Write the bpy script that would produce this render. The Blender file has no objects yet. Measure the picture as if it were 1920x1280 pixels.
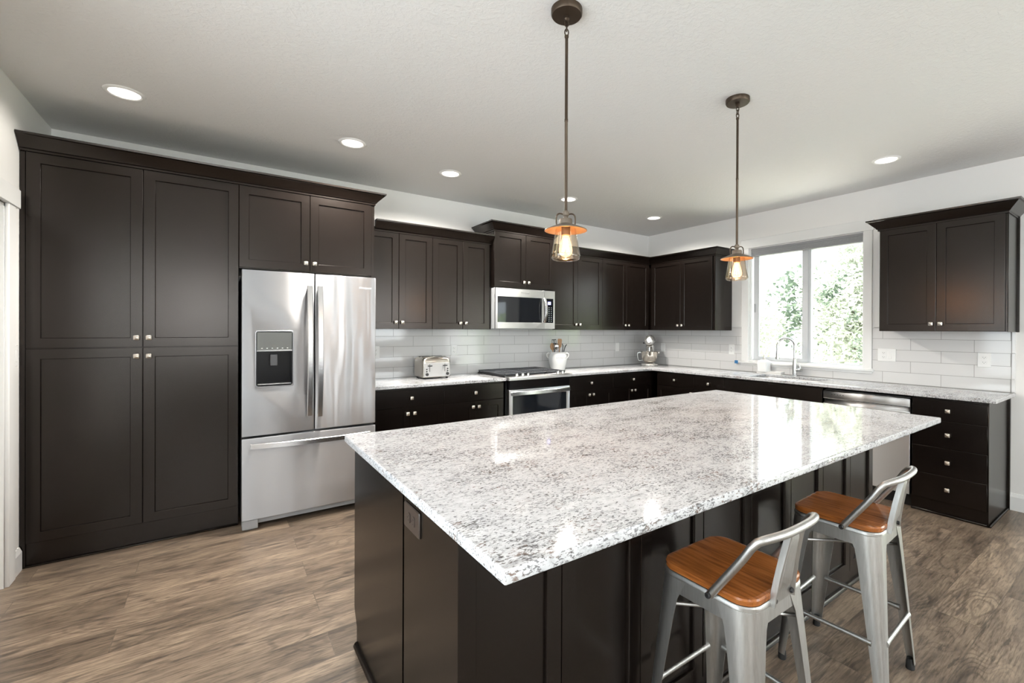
import bpy, bmesh, math, random
from mathutils import Vector, Matrix
random.seed(7)
S = bpy.context.scene
COL = S.collection
PI = math.pi

# ------------------------------------------------------------------ camera
FPX, OX, OY = 854.63, 60.89, -19.38
YAW, PITCH, ROLL = 0.6207, -0.0031, 0.0044
EYE = Vector((-5.0397, -4.4803, 1.3877))
fw = Vector((math.sin(YAW) * math.cos(PITCH), math.cos(YAW) * math.cos(PITCH), math.sin(PITCH)))
rt = Vector((math.cos(YAW), -math.sin(YAW), 0))
up = rt.cross(fw)
r2 = math.cos(ROLL) * rt + math.sin(ROLL) * up
u2 = -math.sin(ROLL) * rt + math.cos(ROLL) * up
cam_data = bpy.data.cameras.new('camera')
cam_data.sensor_fit = 'HORIZONTAL'
cam_data.sensor_width = 36.0
cam_data.lens = FPX / 1920 * 36.0
cam_data.shift_x = -OX / 1920
cam_data.shift_y = OY / 1920
cam_data.clip_start = 0.02
cam = bpy.data.objects.new('camera', cam_data)
COL.objects.link(cam)
M = Matrix.Identity(4)
for i in range(3):
    M[i][0] = r2[i]; M[i][1] = u2[i]; M[i][2] = -fw[i]; M[i][3] = EYE[i]
cam.matrix_world = M
S.camera = cam

# ------------------------------------------------------------------ world, sun, large lights, exposure
world = bpy.data.worlds.new('sky'); S.world = world
world.use_nodes = True
bg = world.node_tree.nodes['Background']
bg.inputs['Color'].default_value = (0.86, 0.93, 1.0, 1)
bg.inputs['Strength'].default_value = 4.5

def lamp(name, kind, loc, power, color=(1, 1, 1), rot=(0, 0, 0), **kw):
    d = bpy.data.lights.new(name, kind); d.energy = power; d.color = color
    for k, v in kw.items(): setattr(d, k, v)
    o = bpy.data.objects.new(name, d); COL.objects.link(o)
    o.location = loc; o.rotation_euler = rot
    return o

sun = lamp('sun', 'SUN', (3, 0, 8), 42.0, (1, 0.95, 0.86), angle=0.01)
sun.rotation_euler = Vector((0.28, -0.30, -0.92)).to_track_quat('-Z', 'Y').to_euler()
# daylight as added area lamps: added windows behind and left, glazed door on right
def window_fill(loc, into, tilt, power, w, h):
    o = lamp('window_fill', 'AREA', loc, power, (0.96, 0.985, 1.0), shape='RECTANGLE', size=w, size_y=h)
    d = Vector((into[0], into[1], math.tan(math.radians(tilt))))
    o.rotation_euler = d.to_track_quat('-Z', 'Y').to_euler()
    return o
window_fill((-5.22, -7.75, 1.72), (0, 1), 0, 34, 1.2, 1.25)
window_fill((-0.25, -5.70, 1.15), (-1, 0), -5, 32, 1.7, 1.9)
window_fill((-5.85, -3.60, 1.30), (1, 0), -8, 10, 2.3, 1.9)
window_fill((-1.75, -7.75, 1.72), (0, 1), 0, 30, 1.6, 1.25)

vs = S.view_settings
vs.view_transform = 'Standard'; vs.look = 'None'; vs.gamma = 1.0; vs.use_curve_mapping = False
vs.exposure = 0.36
S.cycles.caustics_reflective = False
S.cycles.caustics_refractive = False
S.cycles.sample_clamp_indirect = 6.0
S.cycles.max_bounces = 14
S.cycles.diffuse_bounces = 5
S.cycles.transparent_max_bounces = 16

# ------------------------------------------------------------------ materials
def mat(name, color=(0.8, 0.8, 0.8), rough=0.5, metal=0.0, **kw):
    m = bpy.data.materials.new(name); m.use_nodes = True
    b = m.node_tree.nodes['Principled BSDF']
    b.inputs['Base Color'].default_value = (*color, 1)
    b.inputs['Roughness'].default_value = rough
    b.inputs['Metallic'].default_value = metal
    for k, v in kw.items(): b.inputs[k].default_value = v
    return m

class G:
    """small node-graph helper"""
    def __init__(s, m):
        s.t = m.node_tree; s.b = s.t.nodes.get('Principled BSDF')
    def n(s, kind, **kw):
        x = s.t.nodes.new(kind)
        for k, v in kw.items():
            if k in x.inputs: x.inputs[k].default_value = v
            else: setattr(x, k, v)
        return x
    def l(s, a, b): s.t.links.new(a, b)
    def coord(s, scale=(1, 1, 1), rot=(0, 0, 0), loc=(0, 0, 0)):
        c = s.n('ShaderNodeTexCoord'); m = s.n('ShaderNodeMapping')
        m.inputs['Scale'].default_value = scale; m.inputs['Rotation'].default_value = rot; m.inputs['Location'].default_value = loc
        s.l(c.outputs['Object'], m.inputs['Vector']); return m.outputs[0]
    def noise(s, vec, scale, detail=4, rough=0.5, dist=0.0):
        x = s.n('ShaderNodeTexNoise'); x.inputs['Scale'].default_value = scale; x.inputs['Detail'].default_value = detail
        x.inputs['Roughness'].default_value = rough; x.inputs['Distortion'].default_value = dist
        if vec is not None: s.l(vec, x.inputs['Vector'])
        return x.outputs['Fac']
    def ramp(s, fac, *stops):
        r = s.n('ShaderNodeValToRGB'); e = r.color_ramp.elements
        while len(e) < len(stops): e.new(0.5)
        for el, (p, c) in zip(e, stops):
            el.position = p; el.color = (*c, 1) if hasattr(c, '__len__') else (c, c, c, 1)
        s.l(fac, r.inputs[0]); return r.outputs[0]
    def mix(s, fac, a, b, mode='MIX'):
        x = s.n('ShaderNodeMix', data_type='RGBA', blend_type=mode)
        for sock, v in ((x.inputs[0], fac), (x.inputs[6], a), (x.inputs[7], b)):
            if hasattr(v, 'is_linked') or isinstance(v, bpy.types.NodeSocket): s.l(v, sock)
            elif hasattr(v, '__len__'): sock.default_value = (*v, 1)
            else: sock.default_value = v
        return x.outputs[2]
    def math(s, op, a, b=0.0):
        x = s.n('ShaderNodeMath', operation=op)
        for sock, v in ((x.inputs[0], a), (x.inputs[1], b)):
            if isinstance(v, bpy.types.NodeSocket): s.l(v, sock)
            else: sock.default_value = v
        return x.outputs[0]
    def bump(s, h, strength, dist=0.01, into=None):
        x = s.n('ShaderNodeBump'); x.inputs['Strength'].default_value = strength; x.inputs['Distance'].default_value = dist
        s.l(h, x.inputs['Height']); s.l(x.outputs[0], (into or s.b).inputs['Normal']); return x
    def color(s, c): s.l(c, s.b.inputs['Base Color'])

# walls and ceiling
m_wall = mat('painted_wall', (0.84, 0.83, 0.81), 0.6)
g = G(m_wall); g.bump(g.noise(g.coord(), 120, 3), 0.06, 0.002)
m_ceil = mat('textured_ceiling', (0.76, 0.757, 0.75), 0.75)
g = G(m_ceil); g.bump(g.ramp(g.noise(g.coord(), 45, 4, 0.6, 0.6), (0.42, 0.0), (0.62, 1.0)), 0.28, 0.004)
m_trim = mat('white_trim', (0.82, 0.82, 0.81), 0.35)
m_white = mat('white_plastic', (0.85, 0.85, 0.84), 0.35)
m_vinyl = mat('window_vinyl', (0.60, 0.62, 0.64), 0.4)
m_dark = mat('dark_slot', (0.02, 0.02, 0.02), 0.6)

# dark stained maple
def espresso(name, base=(0.0052, 0.0035, 0.0028), rough=0.24):
    m = mat(name, base, rough); g = G(m)
    g.b.inputs['Specular IOR Level'].default_value = 0.42; g.b.inputs['Specular Tint'].default_value = (1.0, 0.90, 0.83, 1)
    n1 = g.noise(g.coord((30, 30, 2.5)), 5, 4, 0.55)
    g.color(g.ramp(n1, (0.3, tuple(c * 0.85 for c in base)), (0.7, tuple(c * 1.15 for c in base))))
    n2 = g.noise(g.coord((40, 40, 2)), 10, 3, 0.6)
    g.l(g.math('MULTIPLY_ADD', n2, 0.06), g.b.inputs['Roughness'])
    g.t.links[-1].from_node.inputs[2].default_value = rough - 0.03
    g.bump(n2, 0.02, 0.001)
    return m
m_esp = espresso('dark_stained_wood')
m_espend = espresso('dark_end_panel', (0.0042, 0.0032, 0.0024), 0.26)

# granite
def granite(name):
    m = mat(name, (0.6, 0.6, 0.6), 0.06); g = G(m)
    v = g.coord((1.0, 1.9, 1.9))
    blotch = g.noise(v, 5.0, 3, 0.6)
    base = g.ramp(g.noise(v, 26, 5, 0.65), (0.30, (0.37, 0.375, 0.385)), (0.46, (0.575, 0.58, 0.595)), (0.7, (0.67, 0.675, 0.69)))
    fleck = g.noise(g.coord((1.0, 2.0, 2.0), (0, 0, 0.12)), 82, 3, 0.62, 0.5)
    th = g.math('ADD', fleck, g.math('MULTIPLY', g.math('SUBTRACT', blotch, 0.5), 0.30))
    f1 = g.ramp(th, (0.545, 0.0), (0.605, 1.0))
    big = g.noise(g.coord((1.0, 2.0, 2.0), (0, 0, -0.1), (3, 1, 2)), 56, 4, 0.7, 0.7)
    th2 = g.math('ADD', big, g.math('MULTIPLY', g.math('SUBTRACT', blotch, 0.5), 0.34))
    f2 = g.ramp(th2, (0.595, 0.0), (0.655, 1.0))
    tint = g.ramp(g.noise(g.coord((1, 1, 1), (0, 0, 0), (7, 3, 1)), 17, 3, 0.6), (0.42, (0.12, 0.115, 0.12)), (0.55, (0.06, 0.055, 0.05)), (0.64, (0.15, 0.080, 0.050)))
    c = g.mix(g.math('MULTIPLY', f1, 0.80), base, tint)
    c = g.mix(g.math('MULTIPLY', f2, 0.85), c, tint)
    g.color(c)
    g.b.inputs['Specular IOR Level'].default_value = 0.75
    return m
m_granite = granite('speckled_granite')

# backsplash tile
def tile(name, axis, off, bw):
    m = mat(name, (0.6, 0.6, 0.6), 0.07); g = G(m)
    c = g.n('ShaderNodeTexCoord'); s = g.n('ShaderNodeSeparateXYZ'); g.l(c.outputs['Object'], s.inputs[0])
    k = g.n('ShaderNodeCombineXYZ')
    g.l(g.math('ADD', g.math('MULTIPLY', s.outputs[axis], 1.0 if axis == 0 else -1.0), off), k.inputs[0])
    g.l(g.math('SUBTRACT', s.outputs[2], 0.914), k.inputs[1])
    br = g.n('ShaderNodeTexBrick'); br.offset = 0.5
    br.inputs['Scale'].default_value = 1.0; br.inputs['Brick Width'].default_value = bw; br.inputs['Row Height'].default_value = 0.101
    br.inputs['Mortar Size'].default_value = 0.0016; br.inputs['Mortar Smooth'].default_value = 0.1; br.inputs['Bias'].default_value = 0.0
    br.inputs['Color1'].default_value = (0.66, 0.655, 0.65, 1); br.inputs['Color2'].default_value = (0.70, 0.695, 0.69, 1)
    br.inputs['Mortar'].default_value = (0.27, 0.265, 0.255, 1)
    g.l(k.outputs[0], br.inputs['Vector']); g.color(br.outputs['Color'])
    inv = g.math('SUBTRACT', 1.0, br.outputs['Fac'])
    wav = g.noise(g.coord(), 9, 2, 0.5)
    g.bump(g.math('ADD', inv, g.math('MULTIPLY', wav, 0.5)), 0.25, 0.002)
    g.l(g.math('MULTIPLY_ADD', br.outputs['Fac'], 0.5), g.b.inputs['Roughness'])
    g.t.links[-1].from_node.inputs[2].default_value = 0.07
    return m
m_tile_back = tile('backsplash_tile_back', 0, 2.268, 0.396)
m_tile_right = tile('backsplash_tile_right', 1, -2.649 + 0.422 * 8, 0.422)
m_tile_trim = mat('backsplash_trim', (0.72, 0.715, 0.71), 0.1)

# plank floor
m_floor = mat('plank_floor', (0.3, 0.22, 0.16), 0.30); g = G(m_floor)
c = g.n('ShaderNodeTexCoord')
mp = g.n('ShaderNodeMapping'); mp.inputs['Location'].default_value = (0.42, 0.086, 0); g.l(c.outputs['Object'], mp.inputs[0])
br = g.n('ShaderNodeTexBrick'); br.offset = 0.37; br.offset_frequency = 2; br.squash_frequency = 2
for k_, v_ in (('Scale', 1.0), ('Brick Width', 1.25), ('Row Height', 0.193), ('Mortar Size', 0.0015), ('Mortar Smooth', 0.0), ('Bias', 0.0)):
    br.inputs[k_].default_value = v_
br.inputs['Color1'].default_value = (0, 0, 0, 1); br.inputs['Color2'].default_value = (1, 1, 1, 1); br.inputs['Mortar'].default_value = (0.5, 0.5, 0.5, 1)
g.l(mp.outputs[0], br.inputs['Vector'])
rnd = br.outputs['Color']
def grain(scale, stretch, detail, rough, dist):
    m2 = g.n('ShaderNodeMapping'); m2.inputs['Scale'].default_value = stretch; g.l(c.outputs['Object'], m2.inputs[0])
    x = g.n('ShaderNodeTexNoise', noise_dimensions='4D'); x.inputs['Scale'].default_value = scale; x.inputs['Detail'].default_value = detail
    x.inputs['Roughness'].default_value = rough; x.inputs['Distortion'].default_value = dist
    g.l(m2.outputs[0], x.inputs['Vector']); g.l(g.math('MULTIPLY', rnd, 37.0), x.inputs['W']); return x.outputs['Fac']
broad = grain(2.2, (1.0, 4.2, 1), 4, 0.55, 1.2)
fine = grain(9.0, (1.0, 13.0, 1), 7, 0.70, 0.6)
# cathedral rings: a sine of a stretched, distorted field
ring_f = grain(1.1, (1.0, 3.6, 1), 2, 0.5, 0.4)
rings = g.math('SINE', g.math('MULTIPLY', ring_f, 150.0))
rings = g.math('MULTIPLY_ADD', rings, 0.5); g.t.nodes[-1].inputs[2].default_value = 0.5
base = g.ramp(broad, (0.28, (0.120, 0.090, 0.068)), (0.46, (0.265, 0.196, 0.143)), (0.70, (0.40, 0.300, 0.215)))
streak = g.ramp(fine, (0.36, 0.45), (0.55, 1.0), (0.8, 1.15))
colr = g.mix(1.0, base, streak, 'MULTIPLY')
patch = g.ramp(grain(1.7, (1.0, 2.4, 1), 2, 0.5, 0.3), (0.46, 0.0), (0.60, 1.0))
lines = g.math('MULTIPLY', g.ramp(rings, (0.0, 1.0), (0.45, 0.0)), g.math('MULTIPLY_ADD', patch, 0.34)); g.t.nodes[-1].inputs[2].default_value = 0.0
lines.node.inputs[1].links[0].from_node.inputs[2].default_value = 0.08
colr = g.mix(lines, colr, (0.06, 0.047, 0.038))
dash = g.ramp(grain(4.6, (1.0, 8.5, 1), 4, 0.6, 0.5), (0.57, 0.0), (0.66, 1.0))
colr = g.mix(g.math('MULTIPLY', dash, 0.72), colr, (0.070, 0.055, 0.045))
knot = g.ramp(grain(3.0, (1.0, 2.6, 1), 2, 0.5, 1.0), (0.64, 0.0), (0.73, 1.0))
colr = g.mix(g.math('MULTIPLY', knot, 0.75), colr, (0.050, 0.038, 0.031))
tone = g.ramp(rnd, (0.0, 0.60), (1.0, 0.98))
colr = g.mix(1.0, colr, tone, 'MULTIPLY')
colr = g.mix(g.math('MULTIPLY', br.outputs['Fac'], 0.6), colr, (0.09, 0.075, 0.06))
g.color(colr)
g.l(g.math('MULTIPLY_ADD', fine, 0.14), g.b.inputs['Roughness']); g.t.links[-1].from_node.inputs[2].default_value = 0.26
g.bump(g.math('ADD', g.math('MULTIPLY', fine, 0.5), g.math('MULTIPLY', g.math('SUBTRACT', 1.0, br.outputs['Fac']), 1.0)), 0.12, 0.002)

# metals
def steel(name, col=(0.60, 0.60, 0.61), rough=0.27, stretch=(160, 160, 1.5), warp=None, warp_strength=0.0, aniso=0.85):
    m = mat(name, col, rough, 1.0); g = G(m)
    if aniso:
        g.b.inputs['Anisotropic'].default_value = aniso; g.b.inputs['Anisotropic Rotation'].default_value = 0.25
        tg = g.n('ShaderNodeTangent', direction_type='RADIAL', axis='Z'); g.l(tg.outputs[0], g.b.inputs['Tangent'])
    n = g.noise(g.coord(stretch), 4, 4, 0.6)
    g.l(g.math('MULTIPLY_ADD', n, 0.10), g.b.inputs['Roughness']); g.t.links[-1].from_node.inputs[2].default_value = rough - 0.05
    b1 = g.n('ShaderNodeBump'); b1.inputs['Strength'].default_value = 0.03; b1.inputs['Distance'].default_value = 0.001
    g.l(n, b1.inputs['Height'])
    if warp:
        w = g.noise(g.coord(warp), 1.0, 1, 0.4)
        b2 = g.n('ShaderNodeBump'); b2.inputs['Strength'].default_value = warp_strength; b2.inputs['Distance'].default_value = 0.02
        g.l(w, b2.inputs['Height']); g.l(b1.outputs[0], b2.inputs['Normal']); g.l(b2.outputs[0], g.b.inputs['Normal'])
    else:
        g.l(b1.outputs[0], g.b.inputs['Normal'])
    return m
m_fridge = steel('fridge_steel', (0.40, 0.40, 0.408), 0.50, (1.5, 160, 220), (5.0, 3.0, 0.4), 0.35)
m_freezer_lightened = steel('freezer_steel_lightened', (0.52, 0.525, 0.54), 0.55, (1.5, 160, 220), (5.0, 3.0, 0.4), 0.35)  # same steel as the doors, colour lightened to offset dark floor reflections
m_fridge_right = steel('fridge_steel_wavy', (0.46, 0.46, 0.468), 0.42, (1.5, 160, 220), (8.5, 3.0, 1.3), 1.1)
m_steel = steel('brushed_steel', (0.62, 0.62, 0.62), 0.44, (1.5, 120, 160))
m_handle = steel('handle_steel', (0.68, 0.68, 0.69), 0.24, (90, 90, 1.5), aniso=0.0)
m_nickel = mat('satin_nickel', (0.58, 0.54, 0.49), 0.30, 1.0)
m_chrome = mat('polished_metal', (0.72, 0.70, 0.67), 0.12, 1.0)
m_bowl = mat('bowl_steel', (0.72, 0.66, 0.58), 0.18, 1.0)
m_mixer = mat('silver_enamel', (0.50, 0.49, 0.47), 0.22, 0.75)
m_faucet = mat('faucet_steel', (0.55, 0.55, 0.54), 0.25, 1.0)
m_greyplastic = mat('grey_plastic', (0.36, 0.37, 0.38), 0.45)
m_blackglass = mat('black_glass', (0.006, 0.007, 0.009), 0.04)
m_black = mat('black_plastic', (0.012, 0.012, 0.013), 0.35)
m_iron = mat('cast_iron', (0.055, 0.058, 0.065), 0.38)
m_toast = steel('toaster_steel', (0.60, 0.56, 0.50), 0.26, (1.5, 100, 120))
m_bronze = mat('oil_rubbed_bronze', (0.085, 0.062, 0.045), 0.42, 0.85)
m_brim = mat('aged_metal_brim', (0.17, 0.135, 0.105), 0.45, 0.5)
m_ceramic = mat('white_ceramic', (0.80, 0.80, 0.79), 0.18)
m_stone = mat('pale_stone', (0.70, 0.69, 0.67), 0.4)
m_woodlight = mat('light_wood', (0.42, 0.24, 0.12), 0.5)
m_tape = mat('blue_tape', (0.03, 0.16, 0.36), 0.6)
m_letter = mat('grey_lettering', (0.34, 0.34, 0.35), 0.5)
m_badge = mat('badge_metal', (0.62, 0.62, 0.62), 0.25, 1.0)
m_brown = mat('brown_plastic', (0.040, 0.028, 0.022), 0.35)
m_blind = mat('grey_shade_fabric', (0.34, 0.345, 0.355), 0.8)
m_rubber = mat('black_rubber', (0.02, 0.02, 0.02), 0.7)

m_stool = mat('gunmetal_sheet', (0.40, 0.39, 0.37), 0.40, 1.0); g = G(m_stool)
n = g.noise(g.coord((30, 30, 2)), 5, 5, 0.65)
g.color(g.ramp(n, (0.3, (0.44, 0.435, 0.42)), (0.7, (0.54, 0.535, 0.52))))
g.bump(n, 0.04, 0.002)
m_seat = mat('walnut_seat', (0.23, 0.085, 0.028), 0.22); g = G(m_seat)
n = g.noise(g.coord((22, 1.6, 22)), 3.6, 5, 0.6, 0.25)
g.color(g.ramp(n, (0.30, (0.17, 0.050, 0.011)), (0.50, (0.30, 0.095, 0.021)), (0.72, (0.40, 0.140, 0.034))))

def emit(name, col, strength):
    m = bpy.data.materials.new(name); m.use_nodes = True; t = m.node_tree
    b = t.nodes['Principled BSDF']; b.inputs['Base Color'].default_value = (0.8, 0.8, 0.8, 1)
    b.inputs['Emission Color'].default_value = (*col, 1); b.inputs['Emission Strength'].default_value = strength
    return m
m_lens = emit('lamp_lens', (1.0, 0.92, 0.82), 2.2)
def glow_glass(name, col, strength, fac):
    m = bpy.data.materials.new(name); m.use_nodes = True; t = m.node_tree
    for x in list(t.nodes):
        if x.type != 'OUTPUT_MATERIAL': t.nodes.remove(x)
    out = [x for x in t.nodes if x.type == 'OUTPUT_MATERIAL'][0]
    tr = t.nodes.new('ShaderNodeBsdfTransparent'); em = t.nodes.new('ShaderNodeEmission')
    em.inputs[0].default_value = (*col, 1); em.inputs[1].default_value = strength
    mx = t.nodes.new('ShaderNodeMixShader'); mx.inputs[0].default_value = fac
    t.links.new(tr.outputs[0], mx.inputs[1]); t.links.new(em.outputs[0], mx.inputs[2]); t.links.new(mx.outputs[0], out.inputs['Surface'])
    return m
m_bulb = glow_glass('filament_bulb', (1.0, 0.62, 0.26), 5.0, 0.35)
m_fil = emit('hot_filament', (1.0, 0.75, 0.42), 60.0)
m_display = emit('blue_display', (0.02, 0.06, 0.9), 2.2)

def thin_glass(name, tint=(1, 1, 1), refl=1.0, ior=1.45):
    m = bpy.data.materials.new(name); m.use_nodes = True; t = m.node_tree
    for x in list(t.nodes):
        if x.type != 'OUTPUT_MATERIAL': t.nodes.remove(x)
    out = [x for x in t.nodes if x.type == 'OUTPUT_MATERIAL'][0]
    tr = t.nodes.new('ShaderNodeBsdfTransparent'); tr.inputs[0].default_value = (*tint, 1)
    gl = t.nodes.new('ShaderNodeBsdfGlossy'); gl.inputs['Roughness'].default_value = 0.02
    lw = t.nodes.new('ShaderNodeLayerWeight'); lw.inputs['Blend'].default_value = 0.5
    pw = t.nodes.new('ShaderNodeMath'); pw.operation = 'POWER'; pw.inputs[1].default_value = 4.0
    fr = t.nodes.new('ShaderNodeMath'); fr.operation = 'MULTIPLY_ADD'; fr.inputs[1].default_value = 0.8; fr.inputs[2].default_value = ((ior - 1) / (ior + 1)) ** 2
    t.links.new(lw.outputs['Facing'], pw.inputs[0]); t.links.new(pw.outputs[0], fr.inputs[0])
    mx = t.nodes.new('ShaderNodeMixShader')
    t.links.new(fr.outputs[0], mx.inputs[0]); t.links.new(tr.outputs[0], mx.inputs[1]); t.links.new(gl.outputs[0], mx.inputs[2])
    t.links.new(mx.outputs[0], out.inputs['Surface'])
    return m
m_pane = thin_glass('window_glass', (0.97, 0.99, 0.98))
m_shade = thin_glass('seeded_glass', (0.985, 0.93, 0.86), ior=1.7)

def leafmat(name, c1, c2):
    m = mat(name, c1, 0.5); g = G(m)
    col = g.ramp(g.noise(g.coord(), 2.5, 4, 0.7), (0.35, c1), (0.65, c2)); g.color(col)
    tl = g.n('ShaderNodeBsdfTranslucent'); g.l(col, tl.inputs[0])
    mx = g.n('ShaderNodeMixShader'); mx.inputs[0].default_value = 0.35
    out = [x for x in g.t.nodes if x.type == 'OUTPUT_MATERIAL'][0]
    g.l(g.b.outputs[0], mx.inputs[1]); g.l(tl.outputs[0], mx.inputs[2]); g.l(mx.outputs[0], out.inputs['Surface'])
    return m
m_leaf1 = leafmat('pale_leaf', (0.30, 0.33, 0.26), (0.50, 0.52, 0.46))
m_leaf2 = leafmat('green_leaf', (0.22, 0.33, 0.13), (0.42, 0.50, 0.28))
m_leaf3 = leafmat('dark_leaf', (0.06, 0.085, 0.06), (0.12, 0.155, 0.115))
m_bark = mat('bark', (0.10, 0.08, 0.065), 0.9)
m_bounce_paving = mat('pale_bounce_paving', (0.50, 0.49, 0.46), 0.9)  # unseen ground made pale to bounce sunlight onto the ceiling
m_lawn = mat('lawn', (0.08, 0.12, 0.04), 0.9)

# ------------------------------------------------------------------ mesh helpers
class MB:
    def __init__(s): s.bm = bmesh.new()
    def box(s, x0, x1, y0, y1, z0, z1, bev=0.0, seg=1):
        x0, x1 = sorted((x0, x1)); y0, y1 = sorted((y0, y1)); z0, z1 = sorted((z0, z1))
        v = [s.bm.verts.new(p) for p in ((x0, y0, z0), (x1, y0, z0), (x1, y1, z0), (x0, y1, z0), (x0, y0, z1), (x1, y0, z1), (x1, y1, z1), (x0, y1, z1))]
        f = [s.bm.faces.new([v[i] for i in q]) for q in ((0, 3, 2, 1), (4, 5, 6, 7), (0, 1, 5, 4), (1, 2, 6, 5), (2, 3, 7, 6), (3, 0, 4, 7))]
        if bev: 
            ed = list({e for x in f for e in x.edges})
            bmesh.ops.bevel(s.bm, geom=ed, offset=bev, segments=seg, profile=0.5, affect='EDGES')
        return s
    def loft(s, rings, cap0=True, cap1=True, loop=False, closed=True):
        vs_ = [[s.bm.verts.new(p) for p in r] for r in rings]
        n = len(rings[0]); m = len(rings)
        for i in range(m if loop else m - 1):
            a, b = vs_[i], vs_[(i + 1) % m]
            for j in range(n if closed else n - 1):
                k = (j + 1) % n
                try: s.bm.faces.new((a[j], a[k], b[k], b[j]))
                except ValueError: pass
        if not loop and closed:
            if cap0: s.bm.faces.new(list(reversed(vs_[0])))
            if cap1: s.bm.faces.new(vs_[-1])
        return s
    def lathe(s, prof, n=32, c=(0, 0, 0), cap0=True, cap1=True, axis='z'):
        rings = []
        for r, z in prof:
            ring = []
            for i in range(n):
                a = 2 * PI * i / n
                p = (r * math.cos(a), r * math.sin(a), z)
                if axis == 'y': p = (p[0], p[2], p[1])
                if axis == 'x': p = (p[2], p[0], p[1])
                ring.append((c[0] + p[0], c[1] + p[1], c[2] + p[2]))
            rings.append(ring)
        return s.loft(rings, cap0, cap1)
    def tube(s, pts, r, n=10, cap=True, loop=False, flat=1.0):
        pts = [Vector(p) for p in pts]; m = len(pts)
        rs = r if hasattr(r, '__len__') else [r] * m
        T = []
        for i in range(m):
            a = pts[i - 1] if (i > 0 or loop) else pts[i]; b = pts[(i + 1) % m] if (i < m - 1 or loop) else pts[i]
            T.append((b - a).normalized())
        ref = Vector((0, 0, 1)) if abs(T[0].z) < 0.9 else Vector((1, 0, 0))
        N = (ref - T[0] * ref.dot(T[0])).normalized(); rings = []
        for i in range(m):
            N = (N - T[i] * N.dot(T[i])).normalized(); B = T[i].cross(N)
            rings.append([tuple(pts[i] + (N * math.cos(2 * PI * k / n) + B * math.sin(2 * PI * k / n) * flat) * rs[i]) for k in range(n)])
        return s.loft(rings, cap, cap, loop)
    def sphere(s, c, r, sx=1, sy=1, sz=1, u=20, v=12):
        prof = [(max(1e-4, math.sin(PI * i / v)) , -math.cos(PI * i / v)) for i in range(v + 1)]
        rings = [[(c[0] + r * sx * p * math.cos(2 * PI * k / u), c[1] + r * sy * p * math.sin(2 * PI * k / u), c[2] + r * sz * z) for k in range(u)] for p, z in prof]
        return s.loft(rings)
    def cells(s, xs, ys, z0, z1, skip, plane='xy', bev=0.0):
        """slab on a grid with some cells left out (a real hole)"""
        P = {'xy': lambda x, y, z: (x, y, z), 'xz': lambda x, y, z: (x, z, y), 'yz': lambda x, y, z: (z, x, y)}[plane]
        vt = {}
        def V(i, j, k):
            if (i, j, k) not in vt: vt[(i, j, k)] = s.bm.verts.new(P(xs[i], ys[j], (z0, z1)[k]))
            return vt[(i, j, k)]
        nx, ny = len(xs) - 1, len(ys) - 1
        on = lambda i, j: 0 <= i < nx and 0 <= j < ny and (i, j) not in skip
        for i in range(nx):
            for j in range(ny):
                if not on(i, j): continue
                s.bm.faces.new((V(i, j, 1), V(i + 1, j, 1), V(i + 1, j + 1, 1), V(i, j + 1, 1)))
                s.bm.faces.new((V(i, j, 0), V(i, j + 1, 0), V(i + 1, j + 1, 0), V(i + 1, j, 0)))
                for (di, dj, a, b) in ((-1, 0, (i, j), (i, j + 1)), (1, 0, (i + 1, j), (i + 1, j + 1)), (0, -1, (i, j), (i + 1, j)), (0, 1, (i, j + 1), (i + 1, j + 1))):
                    if not on(i + di, j + dj):
                        s.bm.faces.new((V(*a, 0), V(*b, 0), V(*b, 1), V(*a, 1)))
        bmesh.ops.recalc_face_normals(s.bm, faces=s.bm.faces[:])
        if bev:
            bmesh.ops.dissolve_limit(s.bm, angle_limit=0.01, verts=s.bm.verts[:], edges=s.bm.edges[:])
            ed = [e for e in s.bm.edges if len(e.link_faces) == 2 and e.calc_face_angle(0) > 0.5]
            bmesh.ops.bevel(s.bm, geom=ed, offset=bev, segments=2, profile=0.5, affect='EDGES')
        return s
    def mesh(s, name, m, smooth=True, recalc=True):
        bm = s.bm
        if recalc: bmesh.ops.recalc_face_normals(bm, faces=bm.faces[:])
        bm.normal_update()
        if smooth:
            for f in bm.faces:
                nb = [q.calc_area() for e in f.edges for q in e.link_faces if q is not f]
                f.smooth = not nb or f.calc_area() < 6 * max(nb)      # broad flats between narrow bevels stay flat
            for e in bm.edges: e.smooth = len(e.link_faces) == 2 and e.calc_face_angle(0) < 0.6
        me = bpy.data.meshes.new(name); bm.to_mesh(me); bm.free()
        me.materials.append(m); return me
    def build(s, name, m, parent=None, **kw):
        o = bpy.data.objects.new(name, s.mesh(name, m, **kw)); COL.objects.link(o)
        if parent is not None: o.parent = parent
        return o

def rrect(hx, hy, r, n=5, cx=0, cy=0):
    out = []
    for sx, sy, a0 in ((1, 1, 0), (-1, 1, PI / 2), (-1, -1, PI), (1, -1, 1.5 * PI)):
        for i in range(n + 1):
            a = a0 + PI / 2 * i / n
            out.append((cx + sx * (hx - r) + r * math.cos(a), cy + sy * (hy - r) + r * math.sin(a)))
    return out

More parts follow.
